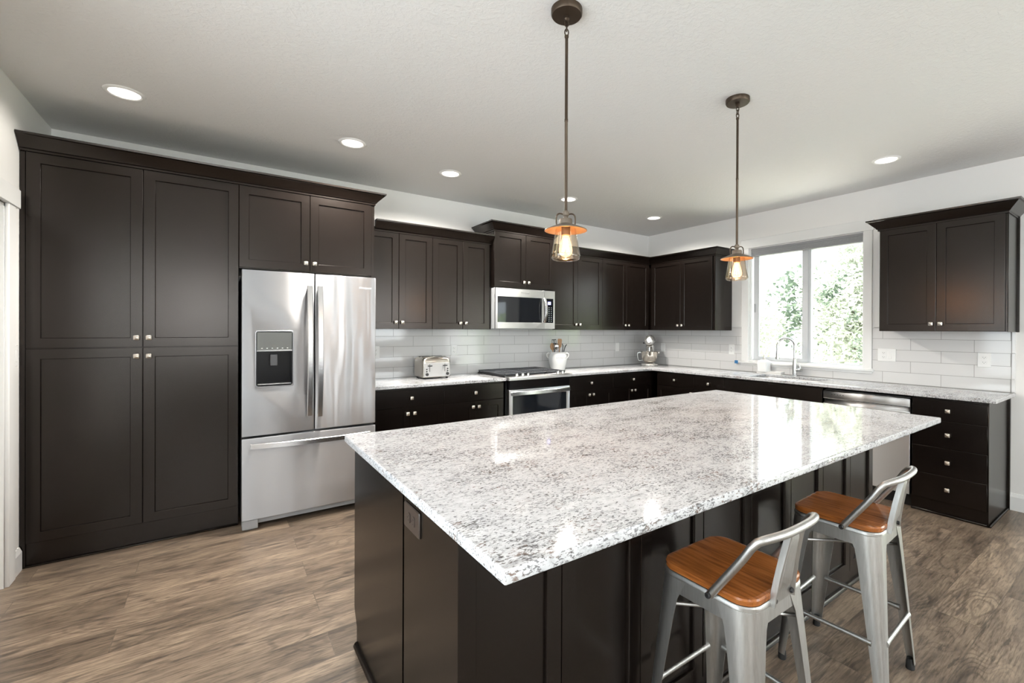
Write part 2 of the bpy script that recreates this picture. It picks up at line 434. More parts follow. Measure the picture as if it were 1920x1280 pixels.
def tag(o, label, cat, group=None):
    o['label'] = label; o['category'] = cat
    if group: o['group'] = group
    return o
def thing(name, label, cat, loc=(0, 0, 0), rz=0.0, group=None):
    o = bpy.data.objects.new(name, None); COL.objects.link(o)
    o.empty_display_size = 0.1; o.location = loc; o.rotation_euler = (0, 0, rz)
    return tag(o, label, cat, group)
def struct(name, mb, m, label=None, parent=None):
    o = mb.build(name, m, parent); o['kind'] = 'structure'
    if label: o['label'] = label
    return o
def note(o, label): o['label'] = label; return o
def copy_tree(root):
    r = root.copy(); COL.objects.link(r)
    for ch in list(root.children):
        c = ch.copy(); COL.objects.link(c); c.parent = r
        for gch in ch.children:
            d = gch.copy(); COL.objects.link(d); d.parent = c
    return r
def lettering(name, text, size, m, parent, loc, rot, depth=0.0006, shear=0.0, spacing=1.0):
    cu = bpy.data.curves.new(name, 'FONT'); cu.body = text; cu.size = size; cu.extrude = depth; cu.shear = shear
    cu.align_x = 'CENTER'; cu.align_y = 'CENTER'; cu.space_character = spacing
    tmp = bpy.data.objects.new(name, cu); COL.objects.link(tmp)
    dg = bpy.context.evaluated_depsgraph_get()
    me = bpy.data.meshes.new_from_object(tmp.evaluated_get(dg)); bpy.data.objects.remove(tmp)
    me.materials.clear(); me.materials.append(m)
    o = bpy.data.objects.new(name, me); COL.objects.link(o); o.parent = parent
    o.location = loc; o.rotation_euler = rot
    return o

# ------------------------------------------------------------------ the room
CZ = 2.74; LW = -5.968; RW = 0.0; FY = -8.0; TH = 0.14
struct('floor', MB().box(LW - 0.9, RW + TH, FY - TH, TH, -0.1, 0.0), m_floor, 'greyish brown wood plank floor')
struct('ceiling', MB().box(LW - 0.9, RW + TH, FY - TH, TH, CZ, CZ + 0.15), m_ceil, 'pale textured ceiling')
struct('wall_back', MB().box(LW - TH, RW + TH, 0, TH, 0, CZ), m_wall, 'pale wall behind the range and refrigerator')
# left wall with a doorway
D0, D1, DZ = -0.83, -1.66, 2.05
struct('wall_left', MB().cells([FY, -4.8, -2.4, D1, D0, 0.0], [0, 0.35, DZ, 2.35, CZ], LW - TH, LW, {(3, 0), (3, 1), (1, 1), (1, 2)}, 'yz'), m_wall, 'pale wall left of the pantry')
# right wall: kitchen window opening and a glazed door opening further along
W0, W1, WZ0, WZ1 = -2.705, -1.535, 1.035, 2.345
P0, P1, PZ = -6.6, -4.8, 2.05
struct('wall_right', MB().cells([FY, P0, P1, W0, W1, 0.0], [0, WZ0, PZ, WZ1, CZ], RW, RW + TH,
       {(1, 0), (1, 1), (3, 1), (3, 2)}, 'yz'), m_wall, 'pale wall with the sink window')
# wall behind the camera, two added window openings
struct('wall_front', MB().cells([LW - TH, -5.85, -4.6, -2.6, -0.9, RW + TH], [0, 1.05, 2.4, CZ], FY - TH, FY, {(1, 1), (3, 1)}, 'xz'), m_wall, 'pale wall behind the camera')
w = struct('added_window_2', MB().cells([-5.85, -5.80, -5.25, -5.20, -4.65, -4.6], [1.05, 1.10, 2.35, 2.4], FY - 0.1, FY - 0.05, {(1, 1), (3, 1)}, 'xz'), m_trim, 'unseen white window added behind the camera for frontal light')  # unseen, added so frontal light reaches the back of the kitchen
MB().box(-5.81, -4.64, FY - 0.078, FY - 0.074, 1.09, 2.36).build('pane', m_pane, w)
w = struct('added_window_5', MB().cells([-2.6, -2.55, -1.78, -1.72, -0.95, -0.9], [1.05, 1.10, 2.35, 2.4], FY - 0.1, FY - 0.05, {(1, 1), (3, 1)}, 'xz'), m_trim, 'second unseen white window added behind the camera for frontal light')  # unseen, added for sheen on the wall cabinets and light on the tiles
MB().box(-2.56, -0.94, FY - 0.078, FY - 0.074, 1.09, 2.36).build('pane', m_pane, w)
w = struct('added_window_3', MB().cells([-4.8, -4.75, -3.63, -3.57, -2.45, -2.4], [0.35, 0.40, 2.30, 2.35], LW - 0.1, LW - 0.05, {(1, 1), (3, 1)}, 'yz'), m_trim, 'unseen white window added in the left wall to light the floor')  # unseen, added to light the left floor and the island end
MB().box(LW - 0.078, LW - 0.074, -4.76, -2.44, 0.39, 2.31).build('pane', m_pane, w)
gd = struct('window_4', MB().cells([P0, P0 + .06, -5.73, -5.67, P1 - .06, P1], [0, 0.06, PZ - .06, PZ], RW + 0.03, RW + 0.08, {(1, 1), (3, 1)}, 'yz'), m_trim, 'glazed garden door in the right wall')
MB().box(RW + 0.053, RW + 0.057, P0 + .05, P1 - .05, 0.05, PZ - .05).build('pane', m_pane, gd)

# added door stopping light leaks, and casing at the left edge
d = struct('blocking_door', MB().cells([D1 + .02, D1 + .12, (D0 + D1) / 2 - .05, (D0 + D1) / 2 + .05, D0 - .12, D0 - .02], [0.01, 0.2, 0.95, 1.1, 1.9, DZ - 0.02], LW - 0.135, LW - 0.10, set(), 'yz'), m_trim, 'unseen white door added in the left doorway to stop light leaking')
MB().lathe([(0.012, 0), (0.012, 0.03), (0.026, 0.036), (0.028, 0.05), (0.018, 0.062)], 20, (LW - 0.10, D1 + .08, 0.95), axis='x').build('door_knob', m_nickel, d)
struct('trim_1', MB().box(LW - TH, LW + 0.002, D0 - .018, D0, 0, DZ).box(LW - TH, LW + 0.002, D1, D1 + .018, 0, DZ).box(LW - TH, LW + 0.002, D1, D0, DZ - .018, DZ), m_trim, 'white door jamb')
t = MB().box(LW + 0.002, LW + 0.02, D0 - .01, D0 + 0.085, 0, DZ, 0.002).box(LW + 0.002, LW + 0.02, D1 - 0.085, D1 + .01, 0, DZ, 0.002)
t.box(LW + 0.002, LW + 0.026, D1 - 0.12, D0 + 0.14, DZ, DZ + 0.105, 0.003)
struct('trim_2', t, m_trim, 'white casing around the doorway')

def baseboard(name, pts, out, label):
    """pts: two plan points; out: unit vector into the room"""
    (x0, y0), (x1, y1) = pts; prof = [(0, 0), (0.015, 0), (0.015, 0.105), (0.010, 0.118), (0.006, 0.13), (0, 0.132)]
    rings = [[(x + out[0] * a, y + out[1] * a, z) for a, z in prof] for x, y in ((x0, y0), (x1, y1))]
    return struct(name, MB().loft(rings), m_trim, label)
baseboard('baseboard_left', ((LW, D0 + 0.085), (LW, -0.622)), (1, 0), 'white baseboard left of the pantry')
baseboard('baseboard_side', ((LW, D1 - 0.085), (LW, FY)), (1, 0), 'white baseboard along the left wall')
baseboard('baseboard_right', ((RW, -3.705), (RW, P1 + 0.0)), (-1, 0), 'white baseboard right of the drawer cabinet')
baseboard('baseboard_front', ((LW, FY), (RW, FY)), (0, 1), 'white baseboard behind the camera')

# backsplash
struct('trim_3', MB().box(-4.005, -0.010, -0.010, 0.0, 0.9, 1.419), m_tile_back, 'long pale grey wall tiles along the back wall')
struct('trim_4', MB().box(-0.010, 0.0, -1.455, 0.0, 0.9, 1.419).box(-0.010, 0.0, -2.78, -1.455, 0.9, 1.0).box(-0.010, 0.0, -3.706, -2.78, 0.9, 1.419), m_tile_right, 'long pale grey wall tiles along the window wall')
t = MB()
for a, b in ((0.914, 1.016), (1.018, 1.219), (1.221, 1.419)): t.box(-0.011, 0.0, -3.730, -3.708, a, b, 0.003)
for a, b in ((-1.45, -1.30), (-3.0, -2.79), (-3.73, -3.0)): t.box(-0.011, 0.0, a, b, 1.421, 1.433, 0.003)
struct('trim_5', t, m_tile_trim, 'narrow tile edging of the backsplash')

# kitchen window
w1 = struct('window_1', MB().cells([W0, W0 + .018, W1 - .018, W1], [WZ0, WZ0 + .012, WZ1 - .01, WZ1], 0.012, TH, {(1, 1)}, 'yz'), m_trim, 'white two-pane slider window above the sink')
fr = MB().cells([W0 + .012, -2.687, -2.197, -2.165, W1 - .012], [WZ0 + .010, 1.057, 2.25, WZ1 - .008], 0.055, 0.105, {(1, 1), (3, 1)}, 'yz')
fr.build('window_frame', m_vinyl, w1)
sash = MB().cells([-2.172, -2.112, -1.632, -1.570], [1.052, 1.091, 2.25, 2.30], 0.045, 0.070, {(1, 1)}, 'yz').build('sash', m_vinyl, w1)
MB().box(0.030, 0.046, -1.592, -1.580, 1.60, 1.70, 0.003).build('latch', m_greyplastic, sash)
MB().box(0.056, 0.059, -2.115, -1.628, 1.088, 2.26).build('pane', m_pane, w1)
MB().box(0.078, 0.081, -2.692, -2.192, 1.053, 2.26).build('pane', m_pane, w1)
t = MB().box(-0.020, 0.014, W1 - .004, W1 + 0.078, 1.03, 2.345, 0.002).box(-0.020, 0.014, W0 - 0.070, W0 + .004, 1.03, 2.345, 0.002)
t.box(-0.024, 0.014, W0 - 0.082, W1 + 0.090, 2.343, 2.448, 0.003)
struct('trim_6', t, m_trim, 'white casing around the sink window')
struct('trim_7', MB().box(-0.045, 0.055, W0 - 0.085, W1 + 0.145, 1.005, 1.033, 0.005).box(-0.022, -0.0105, W0 - 0.075, W1 + 0.085, 0.985, 1.006, 0.002), m_trim, 'white sill of the sink window')
b = thing('window_shade', 'grey cellular shade stacked up at the top of the sink window', 'blind', (0.03, (W0 + W1) / 2, 2.345))
hw = (W1 - W0) / 2 - 0.02
MB().box(-0.022, 0.022, -hw, hw, -0.032, -0.011, 0.003).build('head_rail', m_blind, b)
t = MB()
for k in range(5): t.box(-0.018 + .002 * (k % 2), 0.018, -hw, hw, -0.082 + k * 0.010, -0.0725 + k * 0.010, 0.002)
t.build('cell_stack', m_blind, b)
MB().box(-0.020, 0.020, -hw, hw, -0.098, -0.083, 0.004).build('bottom_rail', m_blind, b)
tag(MB().box(-0.0475, -0.0455, W1 + 0.105, W1 + 0.146, 0.999, 1.036).box(-0.0475, -0.010, W1 + 0.1455, W1 + 0.1475, 0.999, 1.034).build('masking_tape', m_tape), 'small piece of blue tape on the left end of the window sill', 'tape')

# ------------------------------------------------------------------ cabinets
def knob_mesh():
    rings = []
    n = 24
    def sq(h, y, p):
        out = []
        for i in range(n):
            a = 2 * PI * i / n; c, s_ = math.cos(a), math.sin(a)
            k = (abs(c) ** p + abs(s_) ** p) ** (-1 / p)
            out.append((h * k * c, y, h * k * s_))
        return out
    rings = [sq(.0075, 0, 2), sq(.0065, -.008, 2), sq(.007, -.012, 2), sq(.0135, -.014, 7), sq(.0148, -.017, 9), sq(.0145, -.021, 9), sq(.0115, -.0245, 7), sq(.002, -.0285, 3)]
    return MB().loft(rings).mesh('knob', m_nickel)
KNOB = knob_mesh()
def knob(parent, x, y, z):
    o = bpy.data.objects.new('knob', KNOB); COL.objects.link(o); o.parent = parent; o.location = (x, y, z); return o

def rect_ring(x0, x1, z0, z1, ins, y): return [(x0 + ins, y, z0 + ins), (x1 - ins, y, z0 + ins), (x1 - ins, y, z1 - ins), (x0 + ins, y, z1 - ins)]
def shaker(x0, x1, z0, z1, yb, t=0.020, st=0.057, rec=0.009):
    yf = yb - t
    return MB().loft([rect_ring(x0, x1, z0, z1, 0, yb), rect_ring(x0, x1, z0, z1, 0, yf + .0016), rect_ring(x0, x1, z0, z1, .0016, yf),
                      rect_ring(x0, x1, z0, z1, st, yf), rect_ring(x0, x1, z0, z1, st + .0022, yf + .003), rect_ring(x0, x1, z0, z1, st + .0030, yf + rec)])
def slab_front(x0, x1, z0, z1, yb, t=0.020):
    yf = yb - t
    return MB().loft([rect_ring(x0, x1, z0, z1, 0, yb), rect_ring(x0, x1, z0, z1, 0, yf + .002), rect_ring(x0, x1, z0, z1, .002, yf)])

GAP = 0.0016
def cabinet(name, label, origin, rz, width, z0, z1, depth, doors=(), drawers=(), group=None, body=None, left_fill=0.0, right_fill=0.0, cat='cabinet', back=0.0115):
    """origin: wall point at the left end (seen from the front); local x runs right, local -y to the front.
    doors: (x0,x1,z0,z1,knob side 'l'/'r'/None, knob at 'b'/'t'); drawers: (x0,x1,z0,z1)"""
    t = thing(name, label, cat, (*origin, 0), rz, group)
    (body or MB().box(0.0006, width - 0.0006, -depth, -back, z0, z1, 0.001)).build('body', m_esp, t)
    for (a, b, c, e, side, at) in doors:
        d = shaker(a + GAP, b - GAP, c + GAP, e - GAP, -depth).build('door', m_esp, t)
        if side:
            kx = (b - 0.030) if side == 'r' else (a + 0.030)
            kz = (c + 0.060) if at == 'b' else (e - 0.055)
            knob(d, kx, -depth - .020, kz)
    for (a, b, c, e) in drawers:
        d = slab_front(a + GAP, b - GAP, c + GAP, e - GAP, -depth).build('drawer', m_esp, t)
        knob(d, (a + b) / 2, -depth - .020, (c + e) / 2)
    return t

RZ = -PI / 2
# pantry and refrigerator surround
px = -5.966
body = MB().box(0.0006, 1.0405, -0.6008, -0.003, 0.0, 2.43, 0.001).box(0.0006, 1.0405, -0.6150, -0.600, 0.0, 0.010, 0.003)
body.box(0.0006, 0.022, -0.614, -0.6, 0.0, 2.43, 0.001)
cabinet('pantry_cabinet', 'tall dark brown pantry cabinet with four doors between the left wall and the refrigerator', (px, 0), 0, 1.041, 0, 2.43, 0.6008,
        [(0.024, 0.533, 1.2655, 2.3995, 'r', 'b'), (0.533, 1.041, 1.2655, 2.3995, 'l', 'b'),
         (0.024, 0.533, 0.1385, 1.2635, 'r', 't'), (0.533, 1.041, 0.1385, 1.2635, 'l', 't')], body=body)
fx = -4.9247
body = MB().box(0.0006, 0.925, -0.6008, -0.003, 1.815, 2.43, 0.001).box(0.900, 0.9255, -0.6150, -0.003, 1.80, 2.43, 0.001)
cabinet('upper_cabinet', 'dark brown two-door wall cabinet directly above the stainless refrigerator', (fx, 0), 0, 0.925, 1.815, 2.43, 0.6008,
        [(0.0, 0.450, 1.820, 2.3995, 'r', 'b'), (0.450, 0.902, 1.820, 2.3995, 'l', 'b')], body=body, group='wall cabinets')
# uppers, back wall
UZ0, UZ1, UD = 1.3885, 2.30, 0.3149
cabinet('upper_cabinet', 'dark brown two-door wall cabinet next to the refrigerator, above the toaster', (-3.9985, 0), 0, 0.6125, UZ0, UZ1, UD,
        [(0.004, 0.2926, UZ0, 2.269, 'r', 'b'), (0.2926, 0.6125, UZ0, 2.269, 'l', 'b')], group='wall cabinets')
cabinet('upper_cabinet', 'dark brown two-door wall cabinet just left of the microwave', (-3.386, 0), 0, 0.640, UZ0, UZ1, UD,
        [(0.0, 0.3149, UZ0, 2.269, 'r', 'b'), (0.3149, 0.6134, UZ0, 2.269, 'l', 'b')], group='wall cabinets')
cabinet('upper_cabinet', 'short dark brown two-door wall cabinet on top of the microwave', (-2.7445, 0), 0, 0.764, 1.825, 2.44, 0.365,
        [(0.0, 0.386, 1.829, 2.408, 'r', 'b'), (0.386, 0.764, 1.829, 2.408, 'l', 'b')], group='wall cabinets')
cabinet('upper_cabinet', 'dark brown two-door wall cabinet just right of the microwave', (-1.980, 0), 0, 0.7805, UZ0, UZ1, UD,
        [(0.0, 0.384, UZ0, 2.269, 'r', 'b'), (0.384, 0.7805, UZ0, 2.269, 'l', 'b')], group='wall cabinets')
cabinet('upper_cabinet', 'dark brown two-door wall cabinet on the back wall next to the inside corner', (-1.199, 0), 0, 1.187, UZ0, UZ1, UD,
        [(0.0, 0.417, UZ0, 2.269, 'r', 'b'), (0.417, 0.835, UZ0, 2.269, 'l', 'b')], group='wall cabinets')
# uppers, window wall
RD = 0.3306
cabinet('upper_cabinet', 'dark brown two-door wall cabinet on the window wall between the corner and the window', (0, -0.3360), RZ, 0.990, UZ0, UZ1, RD,
        [(0.029, 0.4974, UZ0, 2.269, 'r', 'b'), (0.4974, 0.952, UZ0, 2.269, 'l', 'b')], group='wall cabinets',
        body=MB().box(0.0006, 0.990, -RD, -0.0115, UZ0, UZ1, 0.001).box(0.964, 0.990, -RD - .015, -RD, UZ0, UZ1, 0.001))
cabinet('upper_cabinet', 'dark brown two-door wall cabinet right of the window, standing alone', (0, -2.936), RZ, 0.816, UZ0, UZ1, RD,
        [(0.007, 0.3925, UZ0, 2.269, 'r', 'b'), (0.3925, 0.789, UZ0, 2.269, 'l', 'b')], group='wall cabinets',
        body=MB().box(0.0006, 0.800, -RD, -0.0115, UZ0, UZ1, 0.001).box(0.800, 0.803, -RD, -0.0135, UZ0 - .002, UZ1).box(0.800, 0.816, -0.030, -0.0135, UZ0 - .004, UZ1, 0.001))

# base cabinets
BD = 0.5953; DZ0, DZS, DZ1 = 0.108, 0.717, 0.870
def base_body(w, extra=None):
    m = MB().box(0.0006, w - 0.0006, -BD, -0.0115, 0.0, 0.884, 0.001).box(0.0006, w - .0006, -BD - .014, -BD, 0.0, 0.018, 0.004)
    return m
def base(label, origin, rz, w, x0, x1, kind='pair', xm=None, knobx=None):
    xm = xm if xm is not None else (x0 + x1) / 2
    if kind == 'pair': dd = [(x0, xm, DZ0, DZS, 'r', 't'), (xm, x1, DZ0, DZS, 'l', 't')]
    elif kind == 'single': dd = [(x0, x1, DZ0, DZS, 'r', 't')]
    else: dd = []
    return cabinet('base_cabinet', label, origin, rz, w, 0, 0.884, BD, dd, [(x0, x1, DZS, DZ1)], group='base cabinets', body=base_body(w))
base('black-brown base cabinet with drawer and doors next to the refrigerator', (-3.985, 0), 0, 0.601, 0.0, 0.601, xm=0.295)
base('black-brown base cabinet with drawer and doors just left of the range', (-3.384, 0), 0, 0.632, 0.0, 0.620, xm=0.313)
base('black-brown base cabinet with drawer and doors just right of the range', (-1.972, 0), 0, 0.681, 0.0, 0.681)
base('black-brown base cabinet with drawer and doors at the inside corner of the back wall', (-1.290, 0), 0, 1.275, 0.0, 0.665)
base('black-brown base cabinet with one drawer on the window wall beside the corner', (0, -0.690), RZ, 0.545, 0.008, 0.545, 'single')
base('black-brown base cabinet with a narrow drawer just left of the sink cabinet', (0, -1.235), RZ, 0.386, 0.0, 0.386, 'single')
t = cabinet('base_cabinet', 'black-brown base cabinet under the sink with a plain false front', (0, -1.621), RZ, 0.975, 0, 0.884, BD,
            [(0.0, 0.4875, DZ0, DZS, 'r', 't'), (0.4875, 0.975, DZ0, DZS, 'l', 't')], [], group='base cabinets',
            body=MB().cells([0.0006, 0.10, 0.90, 0.9744], [-BD, -0.575, -0.10, -0.0115], 0.0, 0.884, {(1, 1)}).box(0.0006, 0.9744, -BD - .014, -BD, 0.0, 0.018, 0.004).box(0.05, 0.95, -0.58, -0.08, 0.1, 0.12))
slab_front(GAP, 0.975 - GAP, DZS + GAP, DZ1 - GAP, -BD).build('false_front', m_esp, t)
t = cabinet('base_cabinet', 'black-brown drawer cabinet with four drawers at the right end of the counter', (0, -3.245), RZ, 0.446, 0, 0.884, BD, [],
            [(0.008, 0.441, 0.108, 0.304, ), (0.008, 0.441, 0.304, 0.512), (0.008, 0.441, 0.512, 0.717), (0.008, 0.441, 0.717, 0.870)], group='base cabinets', body=base_body(0.4416))
MB().box(0.4416, 0.4476, -BD - .018, -0.030, 0.0, 0.884, 0.001).build('end_panel', m_espend, t)
MB().box(0.4416, 0.462, -0.030, -0.003, 0.0, 0.884, 0.001).box(0.4476, 0.460, -BD - .014, -0.030, 0.0, 0.018, 0.004).build('scribe_molding', m_esp, t)

# crown moldings
CROWN = [(0.0, -0.012), (0.006, -0.012), (0.006, 0.0), (0.014, 0.004), (0.018, 0.012), (0.062, 0.060), (0.066, 0.064), (0.074, 0.066), (0.076, 0.078), (0.0, 0.078)]
def sweep(path, prof, z):
    """path in plan walked with the room on the right-hand side; prof = (out, up)"""
    n = len(path); P = [Vector(p) for p in path]; rings = []
    for i in range(n):
        d0 = (P[i] - P[i - 1]).normalized() if i > 0 else None
        d1 = (P[i + 1] - P[i]).normalized() if i < n - 1 else None
        n0 = Vector((d0.y, -d0.x)) if d0 else None; n1 = Vector((d1.y, -d1.x)) if d1 else None
        if n0 is None: o = n1
        elif n1 is None: o = n0
        else:
            o = (n0 + n1); o = o / (o.dot(n0))
        rings.append([(P[i].x + o.x * a, P[i].y + o.y * a, z + h) for a, h in prof])
    return MB().loft(rings)
def crown(label, path, z):
    return tag(sweep(path, CROWN, z).build('crown_molding', m_esp), label, 'molding', 'crown moldings')
crown('long dark crown molding across the top of the pantry and refrigerator cabinets', [(-5.966, -0.6215), (-4.0, -0.6215), (-4.0, -0.012)], 2.412)
crown('dark crown molding on the wall cabinets between the refrigerator and the microwave', [(-3.923, -0.336), (-2.752, -0.336)], 2.2705)
crown('dark crown molding wrapped around the raised cabinet above the microwave', [(-2.745, -0.012), (-2.745, -0.386), (-1.980, -0.386), (-1.980, -0.012)], 2.4105)
crown('dark crown molding running around the inside corner of the wall cabinets', [(-1.978, -0.336), (-0.3515, -0.336), (-0.3515, -1.3265), (-0.0125, -1.3265)], 2.2705)
crown('dark crown molding on the lone wall cabinet right of the window', [(-0.0125, -2.935), (-0.3515, -2.935), (-0.3515, -3.739), (-0.0125, -3.739)], 2.2705)

# ------------------------------------------------------------------ countertops
CT0, CT1 = 0.8855, 0.914
tag(MB().cells([-4.000, -2.7465], [-0.6448, -0.0105], CT0, CT1, set(), bev=0.004).build('countertop', m_granite), 'short speckled granite countertop between refrigerator and range', 'countertop')
SX0, SX1, SY0, SY1 = -0.555, -0.150, -2.50, -1.82
tag(MB().cells([-1.9745, -0.643, SX0, SX1, -0.0105], [-3.734, SY0, SY1, -0.6448, -0.0105], CT0, CT1, {(0, 0), (0, 1), (0, 2), (2, 1)}, bev=0.004).build('countertop', m_granite),
    'L-shaped speckled granite countertop running under the window', 'countertop')
# undermount sink
s = thing('sink', 'stainless undermount sink below the window', 'sink', ((SX0 + SX1) / 2, (SY0 + SY1) / 2, 0.70))
hx, hy = (SX1 - SX0) / 2, (SY1 - SY0) / 2
top = 0.1845
rings = [[(x, y, z) for x, y in rrect(hx + a, hy + a, 0.04)] for a, z in ((0.012, top), (0.004, top), (0.003, top - .01), (-0.003, 0.02), (-0.02, 0.004), (-0.10, 0.0))]
rings += [[(x, y, z) for x, y in rrect(hx + a, hy + a, 0.04)] for a, z in ((-0.10, -.003), (-0.018, 0.0), (0.000, 0.02), (0.006, top - .01), (0.012, top - .004))]
MB().loft(rings, False, False, loop=True).build('basin', m_steel, s)
MB().lathe([(0.045, 0.0), (0.045, 0.004), (0.03, 0.005), (0.028, 0.001)], 24, (0, 0, 0.001)).build('drain', m_chrome, s)

# island
isl = thing('kitchen_island', 'large dark brown island cabinet carrying the big granite slab', 'island', (-3.235, -2.88, 0))
def L(x, y, z): return (x + 3.235, y + 2.88, z)
pf = [(-2.341, 0.10), (-2.352, 0.092), (-2.395, 0.082 - 0.02), (-2.412, 0.045), (-2.412, 0.0), (-3.41, 0.0), (-3.41, 0.8835), (-2.341, 0.8835)]
pf = [(-2.341, 0.155), (-2.350, 0.135), (-2.385, 0.085), (-2.385, 0.0), (-3.41, 0.0), (-3.41, 0.8835), (-2.341, 0.8835)]
MB().loft([[L(x, y, z) for y, z in pf] for x in (-4.520, -1.925)]).build('body', m_esp, isl)
sd = [(y, z) for y, z in pf]; sd[4] = (-2.990, 0.0); sd[5] = (-2.990, 0.8835)
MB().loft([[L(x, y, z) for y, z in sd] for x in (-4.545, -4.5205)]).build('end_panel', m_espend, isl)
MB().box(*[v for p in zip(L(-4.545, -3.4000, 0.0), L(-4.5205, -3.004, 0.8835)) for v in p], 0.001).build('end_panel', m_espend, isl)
fxs = [-4.553, -4.222, -3.888, -3.545, -3.214, -2.881, -2.556, -2.232, -1.920]
for a, b in zip(fxs, fxs[1:]):
    m_ = shaker(a + 3.235 + .0015, b + 3.235 - .0015, 0.075, 0.8835, -3.411 + 2.88, 0.020, 0.050, 0.012)
    m_.build('front_panel', m_esp, isl)
MB().box(*[v for p in zip(L(-4.553, -3.4265, 0.0), L(-1.920, -3.4105, 0.073)) for v in p], 0.002).build('base_rail', m_esp, isl)
SH = [(0.0, 0.0), (0.014, 0.0), (0.014, 0.006), (0.010, 0.014), (0.004, 0.019), (0.0, 0.020)]
sh = sweep([(-4.5455, -2.385), (-4.5455, -3.4275), (-1.9195, -3.4275), (-1.9195, -2.4)][::-1], [(-a, h) for a, h in SH], 0.0)
for v in sh.bm.verts: v.co -= Vector((-3.235, -2.88, 0))
sh.build('shoe_molding', m_esp, isl)
tag(MB().cells([-4.5836, -1.8056], [-3.7124, -2.3167], 0.8845, CT1, set(), bev=0.0045).build('island_countertop', m_granite), 'large speckled granite slab topping the island', 'countertop')

# outlets and switch plates
def outlet(label, loc, rz, w=0.072, h=0.117, kind='duplex', m=m_white, rot90=False, cat='outlet'):
    o = thing('wall_outlet' if cat == 'outlet' else 'light_switch', label, cat, loc, rz, 'outlets and switches')
    if rot90: o.rotation_euler = (0, PI / 2, rz)
    t_ = MB().loft([[(x, y_, z) for x, z in rrect(w / 2 - i, h / 2 - i, 0.004, 3)] for i, y_ in ((0, -0.0005), (0, -0.003), (0.002, -0.0055))])
    t_.build('cover_plate', m, o)
    def duplex(cx):
        for s_ in (-1, 1):
            r = MB().loft([[(x + cx, y_, z + s_ * .0195) for x, z in rrect(.0165 - i, .0135 - i, 0.009, 4)] for i, y_ in ((0, -0.005), (0, -0.0075), (0.001, -0.008))]).build('receptacle', m, o)
            q = MB().box(cx - .0075, cx - .0055, -.0083, -.0075, s_ * .0195 - .001, s_ * .0195 + .007).box(cx + .0055, cx + .0075, -.0083, -.0075, s_ * .0195 - .001, s_ * .0195 + .006)
            q.lathe([(0.0022, -0.0083), (0.0022, -0.0075)], 12, (cx, 0, s_ * .0195 - .0065), axis='y')
            q.build('slots', m_dark, r)
    def rocker(cx):
        MB().box(cx - .0165, cx + .0165, -.0085, -.004, -.033, .033, .0015).build('rocker', m, o)
    if kind == 'duplex': duplex(0)
    elif kind == 'rocker': rocker(0)
    elif kind == 'combo': duplex(-.023); rocker(.023)
    elif kind == 'two': rocker(-.023); rocker(.023)
    return o
outlet('white outlet on the tiles at the edge of the refrigerator', (-3.822, -0.0105, 1.167), 0)
outlet('white outlet on the tiles right of the toaster', (-3.018, -0.0105, 1.172), 0)
outlet('white switch plate on the back tiles left of the stand mixer', (-0.628, -0.0105, 1.157), 0, kind='rocker', cat='switch')
outlet('white switch plate on the window wall beside the stand mixer', (-0.0105, -0.285, 1.150), RZ, kind='rocker', cat='switch')
outlet('white outlet on the tiles just left of the window', (-0.0105, -1.326, 1.160), RZ)
outlet('wide white plate with outlet and switch right of the window', (-0.0105, -2.893, 1.168), RZ, w=0.140, kind='combo')
outlet('white outlet on the tiles under the lone wall cabinet at the far right', (-0.0105, -3.553, 1.158), RZ, w=0.080)
outlet('white double light switch on the wall left of the pantry', (LW, -0.700, 1.228), PI / 2, w=0.116, kind='two', cat='switch')
o = outlet('dark brown outlet set sideways in the end panel of the island', (-4.5455, -3.087, 0.795), -PI / 2, w=0.078, h=0.135, m=m_brown, cat='outlet')
o.rotation_euler = (Matrix.Rotation(-PI / 2, 3, 'Z') @ Matrix.Rotation(PI / 2, 3, 'Y')).to_euler()

# ------------------------------------------------------------------ refrigerator
F0, FM, F1 = -4.9125, -4.4657, -4.0300
f = thing('refrigerator', 'stainless french door refrigerator with water dispenser and bottom freezer drawer', 'refrigerator', (FM, -0.40, 0))
def X(x): return x - FM
def Y(y): return y + 0.40
MB().box(X(F0) + .004, X(F1) - .004, Y(-0.692), Y(-0.03), 0.035, 1.765, 0.004).build('body', m_greyplastic, f)
MB().box(X(F0) + .01, X(F0) + .10, Y(-0.73), Y(-0.60), 1.766, 1.790, 0.006).box(X(F1) - .10, X(F1) - .01, Y(-0.73), Y(-0.60), 1.766, 1.790, 0.006).build('hinge_cover', m_greyplastic, f)
DF, DB = Y(-0.7763), Y(-0.6975)
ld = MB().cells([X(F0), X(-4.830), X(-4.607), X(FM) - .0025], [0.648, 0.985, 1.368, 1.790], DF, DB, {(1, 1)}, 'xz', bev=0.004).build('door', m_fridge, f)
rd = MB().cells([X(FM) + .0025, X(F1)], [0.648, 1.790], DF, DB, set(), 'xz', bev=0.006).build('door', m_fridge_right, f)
fd = MB().cells([X(F0), X(F1)], [0.072, 0.634], DF, DB, set(), 'xz', bev=0.006).build('freezer_drawer', m_freezer_lightened, f)
